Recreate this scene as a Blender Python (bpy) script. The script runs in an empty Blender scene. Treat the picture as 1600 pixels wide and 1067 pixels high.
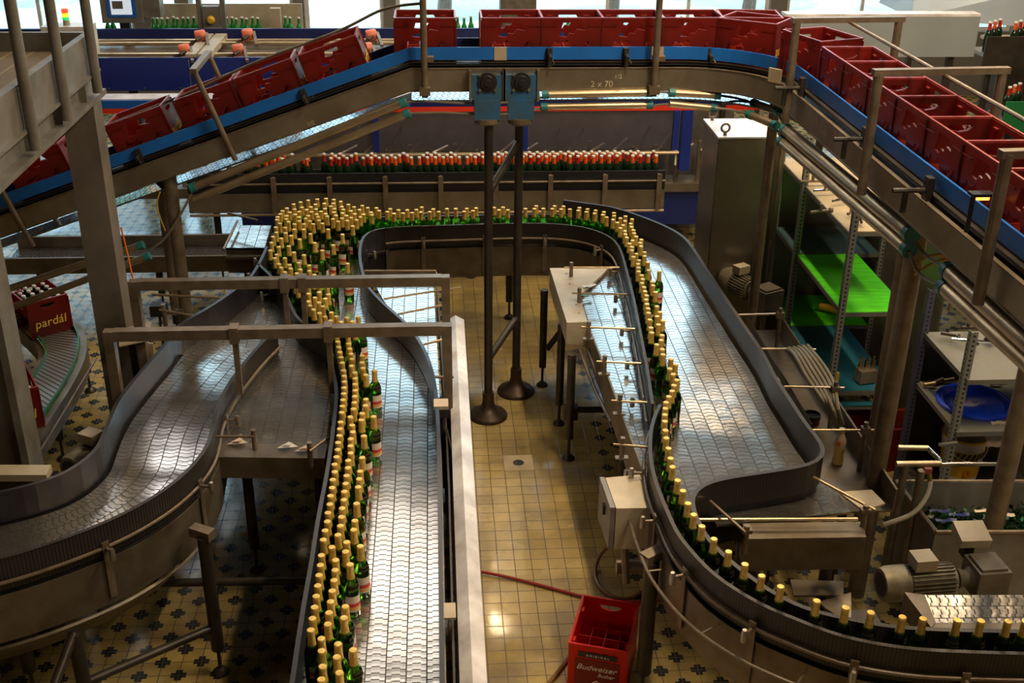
import bpy, math, random
from mathutils import Vector, Matrix
from mathutils.geometry import tessellate_polygon
random.seed(7)
C = bpy.context.scene.collection
scn = bpy.context.scene

# ------------------------------------------------------------------ camera, world, lights, exposure
FPX, CX, CY, EYE = 1800.0, 800.0, 533.5, 4.15
def _n(v): return v.normalized()
_dn = _n(Vector((-42, 3751, 1800)))
_yy = Vector((-128, -867, 1800)); _yy = _n(_yy - _dn*(_dn.dot(_yy)))
_zz = -_dn
_xx = _yy.cross(_zz)
# rows: world axes seen in camera coordinates (right, down, forward)
def ray(px, py):
    r = Vector(((px-CX)/FPX, (py-CY)/FPX, 1.0))
    return Vector((r.dot(_xx), r.dot(_yy), r.dot(_zz)))
def at(px, py, z):
    d = ray(px, py); t = (z-EYE)/d.z
    return Vector((d.x*t, d.y*t, z))
def aty(px, py, Y):
    d = ray(px, py); t = Y/d.y
    return Vector((d.x*t, Y, EYE+d.z*t))
right = Vector((_xx.x, _yy.x, _zz.x)); down = Vector((_xx.y, _yy.y, _zz.y)); fwd = Vector((_xx.z, _yy.z, _zz.z))
cam_d = bpy.data.cameras.new('camera'); cam = bpy.data.objects.new('camera', cam_d); C.objects.link(cam)
m = Matrix(((right.x, -down.x, -fwd.x, 0), (right.y, -down.y, -fwd.y, 0), (right.z, -down.z, -fwd.z, EYE), (0, 0, 0, 1)))
cam.matrix_world = m
cam_d.sensor_width = 36; cam_d.lens = FPX/1600*36; cam_d.clip_start = 0.1; cam_d.clip_end = 200
scn.camera = cam
scn.view_settings.view_transform = 'Standard'; scn.view_settings.look = 'None'
scn.view_settings.exposure = 0.22; scn.view_settings.gamma = 1.0; scn.view_settings.use_curve_mapping = False

w = bpy.data.worlds.new('sky'); scn.world = w; w.use_nodes = True
bg = w.node_tree.nodes['Background']; bg.inputs[0].default_value = (.62, .85, 1.0, 1); bg.inputs[1].default_value = 5.0

def area(name, loc, rot, sx, sy, power, col):
    l = bpy.data.lights.new(name, 'AREA'); l.shape = 'RECTANGLE'; l.size = sx; l.size_y = sy; l.energy = power; l.color = col
    o = bpy.data.objects.new(name, l); C.objects.link(o); o.location = loc; o.rotation_euler = rot
    return o
WARM = (1.0, .75, .45); COOL = (.66, .84, 1.0)
# fluorescent battens under the roof; the ones over the lower left are switched off
LAMPS = [(.75, 13.4, 70), (-2.2, 13.4, 18), (3.6, 13.4, 60), (-5.2, 13.4, 22), (6.6, 12.0, 60), (-2.6, 8.6, 14), (2.1, 8.4, 170), (4.6, 7.6, 90), (2.2, 4.6, 170), (4.6, 4.2, 90), (4.4, .5, 60), (2.8, .4, 60)]
for i, (x, y, pw_) in enumerate(LAMPS):
    area('lamp_light', (x, y, 6.36), (0, 0, 0), .22, 1.5, pw_, WARM)
SKY = [(-.35, 13.2, 2.7, 4.2, 105, (1.0, .93, .82)), (-4.0, 15.3, 1.5, 2.6, 60, (.95, .95, .95)), (4.6, 9.5, 1.6, 3.0, 60, COOL), (3.4, 2.6, 1.6, 2.0, 34, COOL)]
for x, y, sx, sy, pw_, c_ in SKY:
    area('skylight_light', (x, y, 7.38), (0, 0, 0), sx, sy, pw_, c_)
sun = bpy.data.lights.new('sun', 'SUN'); sun.energy = 5; sun.angle = .01; sun.color = (1, .95, .85)
so = bpy.data.objects.new('sun', sun); C.objects.link(so); so.rotation_euler = (math.radians(32), 0, math.radians(-12))

# ------------------------------------------------------------------ materials
class NT:
    def __init__(s, name):
        s.m = bpy.data.materials.new(name); s.m.use_nodes = True; s.t = s.m.node_tree
        s.b = s.t.nodes['Principled BSDF']
    def n(s, typ, **k):
        x = s.t.nodes.new(typ)
        for a, v in k.items(): setattr(x, a, v)
        return x
    def l(s, a, b): s.t.links.new(a, b)
    def put(s, inp, v):
        if hasattr(v, 'is_output') or isinstance(v, bpy.types.NodeSocket): s.l(v, inp)
        else: inp.default_value = v
    def ma(s, op, a, b=0.0, c=None):
        x = s.n('ShaderNodeMath', operation=op); s.put(x.inputs[0], a); s.put(x.inputs[1], b)
        if c is not None: s.put(x.inputs[2], c)
        return x.outputs[0]
    def mix(s, f, a, b):
        x = s.n('ShaderNodeMix', data_type='RGBA'); s.put(x.inputs[0], f)
        for i, v in ((6, a), (7, b)):
            if isinstance(v, bpy.types.NodeSocket): s.l(v, x.inputs[i])
            else: x.inputs[i].default_value = (*v, 1)
        return x.outputs[2]
    def noise(s, scale, detail=3, vec=None, rough=.55):
        x = s.n('ShaderNodeTexNoise'); x.inputs['Scale'].default_value = scale; x.inputs['Detail'].default_value = detail
        x.inputs['Roughness'].default_value = rough
        if vec is None:
            vec = s.n('ShaderNodeTexCoord').outputs['Object']
        s.l(vec, x.inputs['Vector']); return x.outputs[0]
    def ramp(s, v, a, b):
        x = s.n('ShaderNodeMapRange'); s.l(v, x.inputs[0]); x.inputs[1].default_value = a; x.inputs[2].default_value = b
        return x.outputs[0]
    def bump(s, h, st, dist=.002):
        x = s.n('ShaderNodeBump'); x.inputs['Strength'].default_value = st; x.inputs['Distance'].default_value = dist
        s.l(h, x.inputs['Height']); s.l(x.outputs[0], s.b.inputs['Normal']); return x
def mat(name, col, rough=.5, metal=0.0, var=.25, nscale=9, dirt=None, bump=0.0, **kw):
    t = NT(name)
    nz = t.noise(nscale, 4)
    f = t.ramp(nz, .35, .7)
    d = dirt if dirt else tuple(c*(1-var) for c in col)
    t.l(t.mix(f, col, d), t.b.inputs['Base Color'])
    nz2 = t.noise(nscale*3.1, 3)
    r = t.ma('ADD', t.ma('MULTIPLY', nz2, rough*.5), rough*.75)
    t.l(r, t.b.inputs['Roughness'])
    t.b.inputs['Metallic'].default_value = metal
    if bump: t.bump(t.noise(nscale*8, 3), bump)
    for k, v in kw.items(): t.b.inputs[k].default_value = v
    return t.m
M = {}
M['steel'] = mat('stainless_steel', (.46, .42, .37), .33, .85, .3, 6, dirt=(.30, .25, .19))
M['plate'] = mat('brushed_side_plate', (.22, .185, .145), .40, .65, .3, 5, dirt=(.12, .09, .06))
M['plate_light'] = mat('stainless_side_plate', (.40, .35, .28), .36, .75, .3, 4, dirt=(.26, .215, .16))
M['hood'] = mat('cool_sheet_steel', (.36, .41, .46), .4, .3, .15, 2)
M['frame'] = mat('dull_tube_frame', (.24, .19, .14), .42, .45, .3, 12, dirt=(.15, .11, .075))
M['dark'] = mat('dark_frame_metal', (.06, .05, .042), .42, .5, .4, 9)
M['black'] = mat('black_plastic', (.018, .018, .022), .38, 0, .3, 8)
M['rubber'] = mat('black_rubber', (.03, .03, .034), .5, 0, .3, 8)
M['duct'] = mat('worn_steel_conduit', (.58, .47, .32), .34, .8, .3, 6, dirt=(.42, .32, .20))
M['white_steel'] = mat('pale_cover_steel', (.90, .88, .92), .3, .1, .2, 4, dirt=(.45, .41, .42), bump=.05)
M['teal'] = mat('teal_end_cap', (.03, .22, .24), .4)
M['blue_rail'] = mat('blue_guide_strip', (.012, .17, .66), .4, 0, .3, 3, dirt=(.010, .12, .48))
M['blue'] = mat('machine_blue_enamel', (.012, .03, .26), .38, 0, .2, 2)
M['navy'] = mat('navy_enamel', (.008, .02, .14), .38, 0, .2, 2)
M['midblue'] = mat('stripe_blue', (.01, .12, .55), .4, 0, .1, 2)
M['stripe_red'] = mat('stripe_red', (.75, .04, .02), .4, 0, .1, 2)
M['gear_blue'] = mat('gearbox_blue', (.03, .13, .30), .45, .1, .35, 12, dirt=(.05, .10, .14))
M['cast'] = mat('rusty_cast_foot', (.07, .045, .03), .45, .5, .5, 14, dirt=(.035, .022, .015), bump=.3)
M['grey'] = mat('grey_painted_metal', (.22, .21, .195), .45, .2, .3, 6, dirt=(.14, .125, .10))
M['beige'] = mat('beige_painted_metal', (.52, .45, .34), .45, .1, .25, 6, dirt=(.40, .32, .22))
M['column'] = mat('grey_column_paint', (.20, .175, .15), .5, .1, .25, 4, dirt=(.13, .11, .09))
M['motor'] = mat('dusty_motor_grey', (.30, .27, .20), .5, .3, .4, 14, dirt=(.16, .13, .08))
M['motor_end'] = mat('motor_end_cover', (.20, .17, .13), .5, .3, .4, 14)
M['orange'] = mat('orange_plastic', (.8, .18, .02), .4)
M['yellow'] = mat('yellow_plastic', (.75, .45, .03), .4)
M['cable_y'] = mat('yellow_cable', (.55, .38, .05), .5)
M['cable_g'] = mat('grey_cable', (.22, .19, .15), .5)
M['coral'] = mat('coral_roller_rubber', (.75, .17, .09), .4)
M['white'] = mat('white_plastic', (.75, .73, .70), .4)
M['paper'] = mat('paper_scrap', (.62, .52, .42), .8)
M['hose_r'] = mat('red_hose_rubber', (.26, .02, .015), .35)
M['hose_b'] = mat('brown_hose_rubber', (.17, .075, .02), .35)
M['hose_g'] = mat('grey_hose_rubber', (.36, .32, .24), .5)
M['lid'] = mat('blue_lid_plastic', (.012, .06, .75), .25)
M['teal_sheet'] = mat('teal_shelf_sheet', (.015, .13, .19), .4, 0, .3, 3)
M['slate_sheet'] = mat('slate_shelf_sheet', (.07, .14, .17), .4, .2, .3, 5)
M['shelf_steel'] = mat('galvanised_shelf', (.19, .19, .18), .45, .5, .35, 14, dirt=(.2, .19, .15))
M['shelf_beige'] = mat('dusty_beige_shelf', (.42, .33, .20), .6, 0, .3, 5)
M['green_trim'] = mat('green_wear_strip', (.01, .16, .05), .4)
M['wall'] = mat('plaster_wall', (.16, .14, .12), .8, 0, .15, 2)
M['ceiling'] = mat('dark_roof_sheet', (.045, .04, .035), .7, .1, .2, 1)
M['gold_text'] = mat('yellow_lettering', (.85, .58, .10), .4)
M['white_text'] = mat('white_lettering', (.8, .75, .7), .5)
M['chalk'] = mat('chalk_marks', (.6, .52, .4), .9)
M['label_dark'] = mat('dark_label', (.05, .04, .03), .5)
M['cabinet'] = mat('steel_cabinet_sheet', (.30, .27, .22), .38, .8, .3, 3, dirt=(.21, .18, .14))
M['leaf'] = mat('foliage', (.05, .17, .04), .6, 0, .5, 3)
M['yard'] = mat('pale_yard', (.45, .5, .42), .8)
M['brass'] = mat('brass_fitting', (.55, .38, .15), .35, .9)
M['chrome'] = mat('chrome_fitting', (.6, .6, .6), .15, 1.0)

# green shelf sheet with soft streaks
t = NT('green_shelf_sheet'); tc = t.n('ShaderNodeTexCoord').outputs['Object']; mp = t.n('ShaderNodeMapping'); mp.inputs['Scale'].default_value = (3, 40, 3); t.l(tc, mp.inputs[0])
t.l(t.mix(t.ramp(t.noise(2.0, 4, mp.outputs[0]), .3, .75), (.10, .74, .003), (.03, .42, .003)), t.b.inputs['Base Color']); t.b.inputs['Roughness'].default_value = .5
M['green_sheet'] = t.m

# red crate plastic, slightly see-through to light
def plastic_red(name, col, deep):
    t = NT(name)
    c = t.mix(t.ramp(t.noise(7, 3), .35, .7), col, deep)
    t.l(c, t.b.inputs['Base Color']); t.b.inputs['Roughness'].default_value = .34
    tr = t.n('ShaderNodeBsdfTranslucent'); tr.inputs[0].default_value = (.85, .10, .02, 1)
    mx = t.n('ShaderNodeMixShader'); mx.inputs[0].default_value = .3
    out = t.t.nodes['Material Output']
    t.l(t.b.outputs[0], mx.inputs[1]); t.l(tr.outputs[0], mx.inputs[2]); t.l(mx.outputs[0], out.inputs[0])
    return t.m
M['crate'] = plastic_red('wine_red_crate_plastic', (.15, .016, .012), (.09, .010, .008))
M['crate_bright'] = plastic_red('bright_red_crate_plastic', (.72, .012, .006), (.60, .010, .006))
M['crate_glow'] = plastic_red('crate_divider_painted_glow', (.42, .05, .012), (.26, .03, .01))  # dividers coloured brighter orange to stand for light glowing through the walls
M['crate_rim'] = mat('crate_rim_plastic', (.30, .045, .045), .35, 0, .2, 9)
M['crate_panel'] = mat('crate_deep_panel', (.19, .004, .004), .4)

# glass
def glass(name, col, rough=.02):
    t = NT(name); t.b.inputs['Base Color'].default_value = (*col, 1); t.b.inputs['Roughness'].default_value = rough
    t.b.inputs['Transmission Weight'].default_value = 1.0; t.b.inputs['IOR'].default_value = 1.42
    return t.m
M['green_glass'] = glass('green_bottle_glass', (.09, .36, .02))
t = NT('dark_green_glass'); t.b.inputs['Base Color'].default_value = (.006, .018, .007, 1); t.b.inputs['Roughness'].default_value = .08
M['dark_glass'] = t.m
t = NT('bright_green_glass'); t.b.inputs['Base Color'].default_value = (.02, .30, .05, 1); t.b.inputs['Roughness'].default_value = .1; t.b.inputs['Transmission Weight'].default_value = .4
M['bright_glass'] = t.m
t = NT('window_glass'); t.b.inputs['Base Color'].default_value = (.9, .97, 1, 1); t.b.inputs['Roughness'].default_value = 0
tr = t.n('ShaderNodeBsdfTransparent'); tr.inputs[0].default_value = (.88, .95, .97, 1); mx = t.n('ShaderNodeMixShader'); mx.inputs[0].default_value = .12
t.l(tr.outputs[0], mx.inputs[1]); t.l(t.b.outputs[0], mx.inputs[2]); t.l(mx.outputs[0], t.t.nodes['Material Output'].inputs[0])
M['pane'] = t.m
t = NT('clear_machine_cover'); t.b.inputs['Base Color'].default_value = (.16, .15, .19, 1); t.b.inputs['Roughness'].default_value = .08
tr = t.n('ShaderNodeBsdfTransparent'); tr.inputs[0].default_value = (.78, .76, .82, 1); mx = t.n('ShaderNodeMixShader'); mx.inputs[0].default_value = .22
t.l(tr.outputs[0], mx.inputs[1]); t.l(t.b.outputs[0], mx.inputs[2]); t.l(mx.outputs[0], t.t.nodes['Material Output'].inputs[0])
M['cover'] = t.m

# gold foil
t = NT('gold_foil'); t.b.inputs['Metallic'].default_value = .4
t.l(t.mix(t.ramp(t.noise(120, 3), .4, .65), (.98, .70, .20), (.72, .48, .11)), t.b.inputs['Base Color']); t.b.inputs['Roughness'].default_value = .38
t.bump(t.noise(260, 3), .5, .001); M['foil'] = t.m
t = NT('orange_neck_foil'); t.l(t.mix(t.ramp(t.noise(30, 2), .4, .6), (.85, .16, .02), (.45, .04, .01)), t.b.inputs['Base Color']); t.b.inputs['Roughness'].default_value = .35
M['neck_orange'] = t.m
t = NT('red_neck_foil'); t.b.inputs['Base Color'].default_value = (.35, .02, .01, 1); t.b.inputs['Roughness'].default_value = .35
M['neck_red'] = t.m
# bottle label: cream with a red and gold band (bands by height)
t = NT('beer_label'); sp = t.n('ShaderNodeSeparateXYZ'); t.l(t.n('ShaderNodeTexCoord').outputs['Object'], sp.inputs[0]); z = sp.outputs[2]
band = t.ma('MULTIPLY', t.ma('GREATER_THAN', z, .058), t.ma('LESS_THAN', z, .078))
gold = t.ma('MULTIPLY', t.ma('GREATER_THAN', z, .042), t.ma('LESS_THAN', z, .056))
c1 = t.mix(gold, (.72, .66, .58), (.75, .42, .08)); c2 = t.mix(band, c1, (.60, .05, .03))
t.l(c2, t.b.inputs['Base Color']); t.b.inputs['Roughness'].default_value = .5; M['label'] = t.m

# flat-top steel chain: plate rows with stepped hinge lines, drawn in UV metres
def chain_mat(name, w=.083, pitch=.0381, rough=.17, col=(.66, .62, .58), line=.04, tilt=.12, metal=.92):
    t = NT(name); uv = t.n('ShaderNodeTexCoord').outputs['UV']; sp = t.n('ShaderNodeSeparateXYZ'); t.l(uv, sp.inputs[0])
    u = t.ma('DIVIDE', sp.outputs[0], w); v = sp.outputs[1]
    fu = t.ma('FRACT', u); iu = t.ma('FLOOR', u)
    st = t.n('ShaderNodeMapRange', interpolation_type='SMOOTHSTEP'); st.inputs[1].default_value = .19; st.inputs[2].default_value = .235
    t.l(t.ma('ABSOLUTE', t.ma('SUBTRACT', fu, .5)), st.inputs[0])
    sh = t.ma('MULTIPLY', st.outputs[0], .009)
    vv = t.ma('DIVIDE', t.ma('ADD', t.ma('ADD', v, sh), t.ma('MULTIPLY', iu, .013)), pitch)
    fv = t.ma('FRACT', vv); iv = t.ma('FLOOR', vv)
    lv = t.ma('LESS_THAN', t.ma('ABSOLUTE', t.ma('SUBTRACT', fv, .5)), .075)
    lu = t.ma('LESS_THAN', t.ma('MINIMUM', fu, t.ma('SUBTRACT', 1.0, fu)), line*.75)
    ln = t.ma('MAXIMUM', lv, lu)
    cb = t.n('ShaderNodeCombineXYZ'); t.l(iu, cb.inputs[0]); t.l(iv, cb.inputs[1])
    wn = t.n('ShaderNodeTexWhiteNoise', noise_dimensions='2D'); t.l(cb.outputs[0], wn.inputs['Vector'])
    var = wn.outputs['Value']
    big = t.ramp(t.noise(2.2, 4, uv), .35, .7)
    base = t.mix(t.ma('MULTIPLY', t.ma('ADD', t.ma('MULTIPLY', var, .5), t.ma('MULTIPLY', big, .6)), .8), col, tuple(c*.5 for c in col))
    t.l(t.mix(ln, base, (.035, .03, .025)), t.b.inputs['Base Color'])
    t.l(t.ma('MULTIPLY', t.ma('SUBTRACT', 1.0, ln), metal), t.b.inputs['Metallic'])
    t.l(t.ma('ADD', t.ma('ADD', rough*.7, t.ma('MULTIPLY', ln, .4)), t.ma('MULTIPLY', t.noise(30, 3, uv), rough*.7)), t.b.inputs['Roughness'])
    h = t.ma('SUBTRACT', t.ma('MULTIPLY', t.ma('SINE', t.ma('MULTIPLY', fv, 3.14159)), -.5), t.ma('MULTIPLY', ln, .7))
    b = t.bump(h, tilt, .0016)
    # each plate lies at its own tiny tilt
    gm = t.n('ShaderNodeNewGeometry'); vs = t.n('ShaderNodeVectorMath', operation='SUBTRACT'); t.l(wn.outputs['Color'], vs.inputs[0]); vs.inputs[1].default_value = (.5, .5, .5)
    sc = t.n('ShaderNodeVectorMath', operation='SCALE'); t.l(vs.outputs[0], sc.inputs[0]); sc.inputs['Scale'].default_value = .018
    ad = t.n('ShaderNodeVectorMath', operation='ADD'); t.l(gm.outputs['Normal'], ad.inputs[0]); t.l(sc.outputs[0], ad.inputs[1])
    nm = t.n('ShaderNodeVectorMath', operation='NORMALIZE'); t.l(ad.outputs[0], nm.inputs[0]); t.l(nm.outputs[0], b.inputs['Normal'])
    return t.m
M['chain'] = chain_mat('steel_slat_chain')
M['chain_wet'] = chain_mat('wet_return_chain', w=.083, pitch=.0381, rough=.12, col=(.5, .55, .6))
# roller like slats of the crate conveyor
t = NT('ribbed_guard_strip'); uv = t.n('ShaderNodeTexCoord').outputs['UV']; sp = t.n('ShaderNodeSeparateXYZ'); t.l(uv, sp.inputs[0])
rb = t.ma('LESS_THAN', t.ma('FRACT', t.ma('DIVIDE', sp.outputs[0], .016)), .22)
t.l(t.mix(rb, (.036, .030, .028), (.005, .005, .006)), t.b.inputs['Base Color']); t.b.inputs['Roughness'].default_value = .42
t.bump(t.ma('SUBTRACT', 1.0, rb), .6, .002); M['ribbed'] = t.m
t = NT('smooth_guard_strip'); t.l(t.mix(t.ramp(t.noise(6, 3), .4, .7), (.030, .028, .038), (.015, .014, .018)), t.b.inputs['Base Color']); t.b.inputs['Roughness'].default_value = .32; M['strip'] = t.m
t = NT('slatted_crate_belt'); uv = t.n('ShaderNodeTexCoord').outputs['UV']; sp = t.n('ShaderNodeSeparateXYZ'); t.l(uv, sp.inputs[0])
rb = t.ma('LESS_THAN', t.ma('FRACT', t.ma('DIVIDE', sp.outputs[1], .05)), .3)
t.l(t.mix(rb, (.30, .29, .27), (.02, .02, .02)), t.b.inputs['Base Color']); t.b.inputs['Roughness'].default_value = .3; t.b.inputs['Metallic'].default_value = .7
t.bump(t.ma('SUBTRACT', 1.0, rb), .8, .004); M['slat'] = t.m
t = NT('dark_modular_belt'); uv = t.n('ShaderNodeTexCoord').outputs['UV']; sp = t.n('ShaderNodeSeparateXYZ'); t.l(uv, sp.inputs[0])
rb = t.ma('LESS_THAN', t.ma('FRACT', t.ma('DIVIDE', sp.outputs[1], .025)), .25)
t.l(t.mix(rb, (.03, .03, .035), (.005, .005, .005)), t.b.inputs['Base Color']); t.b.inputs['Roughness'].default_value = .25
t.bump(t.ma('SUBTRACT', 1.0, rb), .6, .003); M['darkbelt'] = t.m
# grating
t = NT('platform_grating'); sp = t.n('ShaderNodeSeparateXYZ'); t.l(t.n('ShaderNodeTexCoord').outputs['Object'], sp.inputs[0])
g = t.ma('LESS_THAN', t.ma('FRACT', t.ma('DIVIDE', sp.outputs[1], .035)), .35)
g2 = t.ma('LESS_THAN', t.ma('FRACT', t.ma('DIVIDE', sp.outputs[0], .12)), .1)
t.l(t.mix(t.ma('MAXIMUM', g, g2), (.10, .07, .045), (.34, .27, .18)), t.b.inputs['Base Color']); t.b.inputs['Roughness'].default_value = .6
t.bump(t.ma('MAXIMUM', g, g2), .8, .006); M['grating'] = t.m
# perforated angle posts
def perforated(name, col):
    t = NT(name); sp = t.n('ShaderNodeSeparateXYZ'); t.l(t.n('ShaderNodeTexCoord').outputs['Object'], sp.inputs[0])
    a = t.ma('LESS_THAN', t.ma('ABSOLUTE', t.ma('SUBTRACT', t.ma('FRACT', t.ma('DIVIDE', sp.outputs[2], .03)), .5)), .22)
    uv = t.n('ShaderNodeTexCoord').outputs['UV']; s2 = t.n('ShaderNodeSeparateXYZ'); t.l(uv, s2.inputs[0])
    b = t.ma('LESS_THAN', t.ma('ABSOLUTE', t.ma('SUBTRACT', s2.outputs[0], .5)), .16)
    t.l(t.mix(t.ma('MULTIPLY', a, b), col, (.015, .015, .013)), t.b.inputs['Base Color']); t.b.inputs['Roughness'].default_value = .5; t.b.inputs['Metallic'].default_value = .3
    return t.m
M['perf'] = perforated('perforated_angle_steel', (.24, .25, .23))
M['perf_blue'] = perforated('perforated_blue_angle', (.08, .08, .14))

# floor tiles
t = NT('floor_tiles'); sp = t.n('ShaderNodeSeparateXYZ'); t.l(t.n('ShaderNodeTexCoord').outputs['Object'], sp.inputs[0])
X, Y = sp.outputs[0], sp.outputs[1]
px = t.ma('DIVIDE', t.ma('SUBTRACT', X, .316), .1); py = t.ma('DIVIDE', t.ma('SUBTRACT', Y, .022), .1)
fx = t.ma('FRACT', px); fy = t.ma('FRACT', py)
gx = t.ma('LESS_THAN', t.ma('MINIMUM', fx, t.ma('SUBTRACT', 1.0, fx)), .022)
gy = t.ma('LESS_THAN', t.ma('MINIMUM', fy, t.ma('SUBTRACT', 1.0, fy)), .022)
grout = t.ma('MAXIMUM', gx, gy)
ix = t.ma('ROUND', px); iy = t.ma('ROUND', py)
dx = t.ma('ABSOLUTE', t.ma('SUBTRACT', px, ix)); dy = t.ma('ABSOLUTE', t.ma('SUBTRACT', py, iy))
cr = t.ma('MAXIMUM', t.ma('MULTIPLY', t.ma('LESS_THAN', dx, .4), t.ma('LESS_THAN', dy, .18)), t.ma('MULTIPLY', t.ma('LESS_THAN', dx, .18), t.ma('LESS_THAN', dy, .4)))
par = t.ma('LESS_THAN', t.ma('FRACT', t.ma('MULTIPLY', t.ma('ADD', t.ma('ADD', ix, iy), 1000.0), .5)), .25)
zone = t.ma('MAXIMUM', t.ma('LESS_THAN', X, .08), t.ma('GREATER_THAN', X, 1.08))
cross = t.ma('MULTIPLY', t.ma('MULTIPLY', cr, par), zone)
cb = t.n('ShaderNodeCombineXYZ'); t.l(t.ma('FLOOR', px), cb.inputs[0]); t.l(t.ma('FLOOR', py), cb.inputs[1])
wn = t.n('ShaderNodeTexWhiteNoise', noise_dimensions='2D'); t.l(cb.outputs[0], wn.inputs['Vector'])
spk = t.ramp(t.noise(170, 2), .3, .7); big = t.ramp(t.noise(1.7, 5), .42, .66)
b1 = t.mix(wn.outputs[0], (.47, .35, .12), (.37, .275, .09)); b2 = t.mix(t.ma('MULTIPLY', spk, .45), b1, (.17, .105, .03)); b3 = t.mix(t.ma('MULTIPLY', big, .8), b2, (.12, .085, .04))
b4 = t.mix(cross, b3, (.02, .022, .024)); b5 = t.mix(grout, b4, (.05, .035, .02))
t.l(b5, t.b.inputs['Base Color'])
wet = t.ramp(t.noise(1.1, 4), .40, .60)
t.l(t.ma('ADD', t.ma('ADD', .09, t.ma('MULTIPLY', wet, .26)), t.ma('MULTIPLY', grout, .3)), t.b.inputs['Roughness'])
bp = t.bump(t.ma('ADD', t.ma('MULTIPLY', t.ma('SUBTRACT', 1.0, grout), 1.0), t.ma('MULTIPLY', t.noise(14, 3), .35)), .35, .003)
M['floor'] = t.m
for nm, col, st in (('lamp_glow', (1, .80, .5), 6), ('red_lamp', (1, .05, .02), 1.6), ('yellow_lamp', (1, .55, .02), 1.4), ('green_lamp', (.02, .6, .15), .8), ('screen_glow', (.55, .62, .70), .7), ('led', (.9, .3, .05), 3)):
    t = NT(nm); t.b.inputs['Base Color'].default_value = (*col, 1); t.b.inputs['Emission Color'].default_value = (*col, 1); t.b.inputs['Emission Strength'].default_value = st; M[nm] = t.m
t = NT('skylight_glow'); t.b.inputs['Emission Color'].default_value = (.8, .92, 1, 1); t.b.inputs['Emission Strength'].default_value = 3; M['sky_glow'] = t.m

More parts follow.
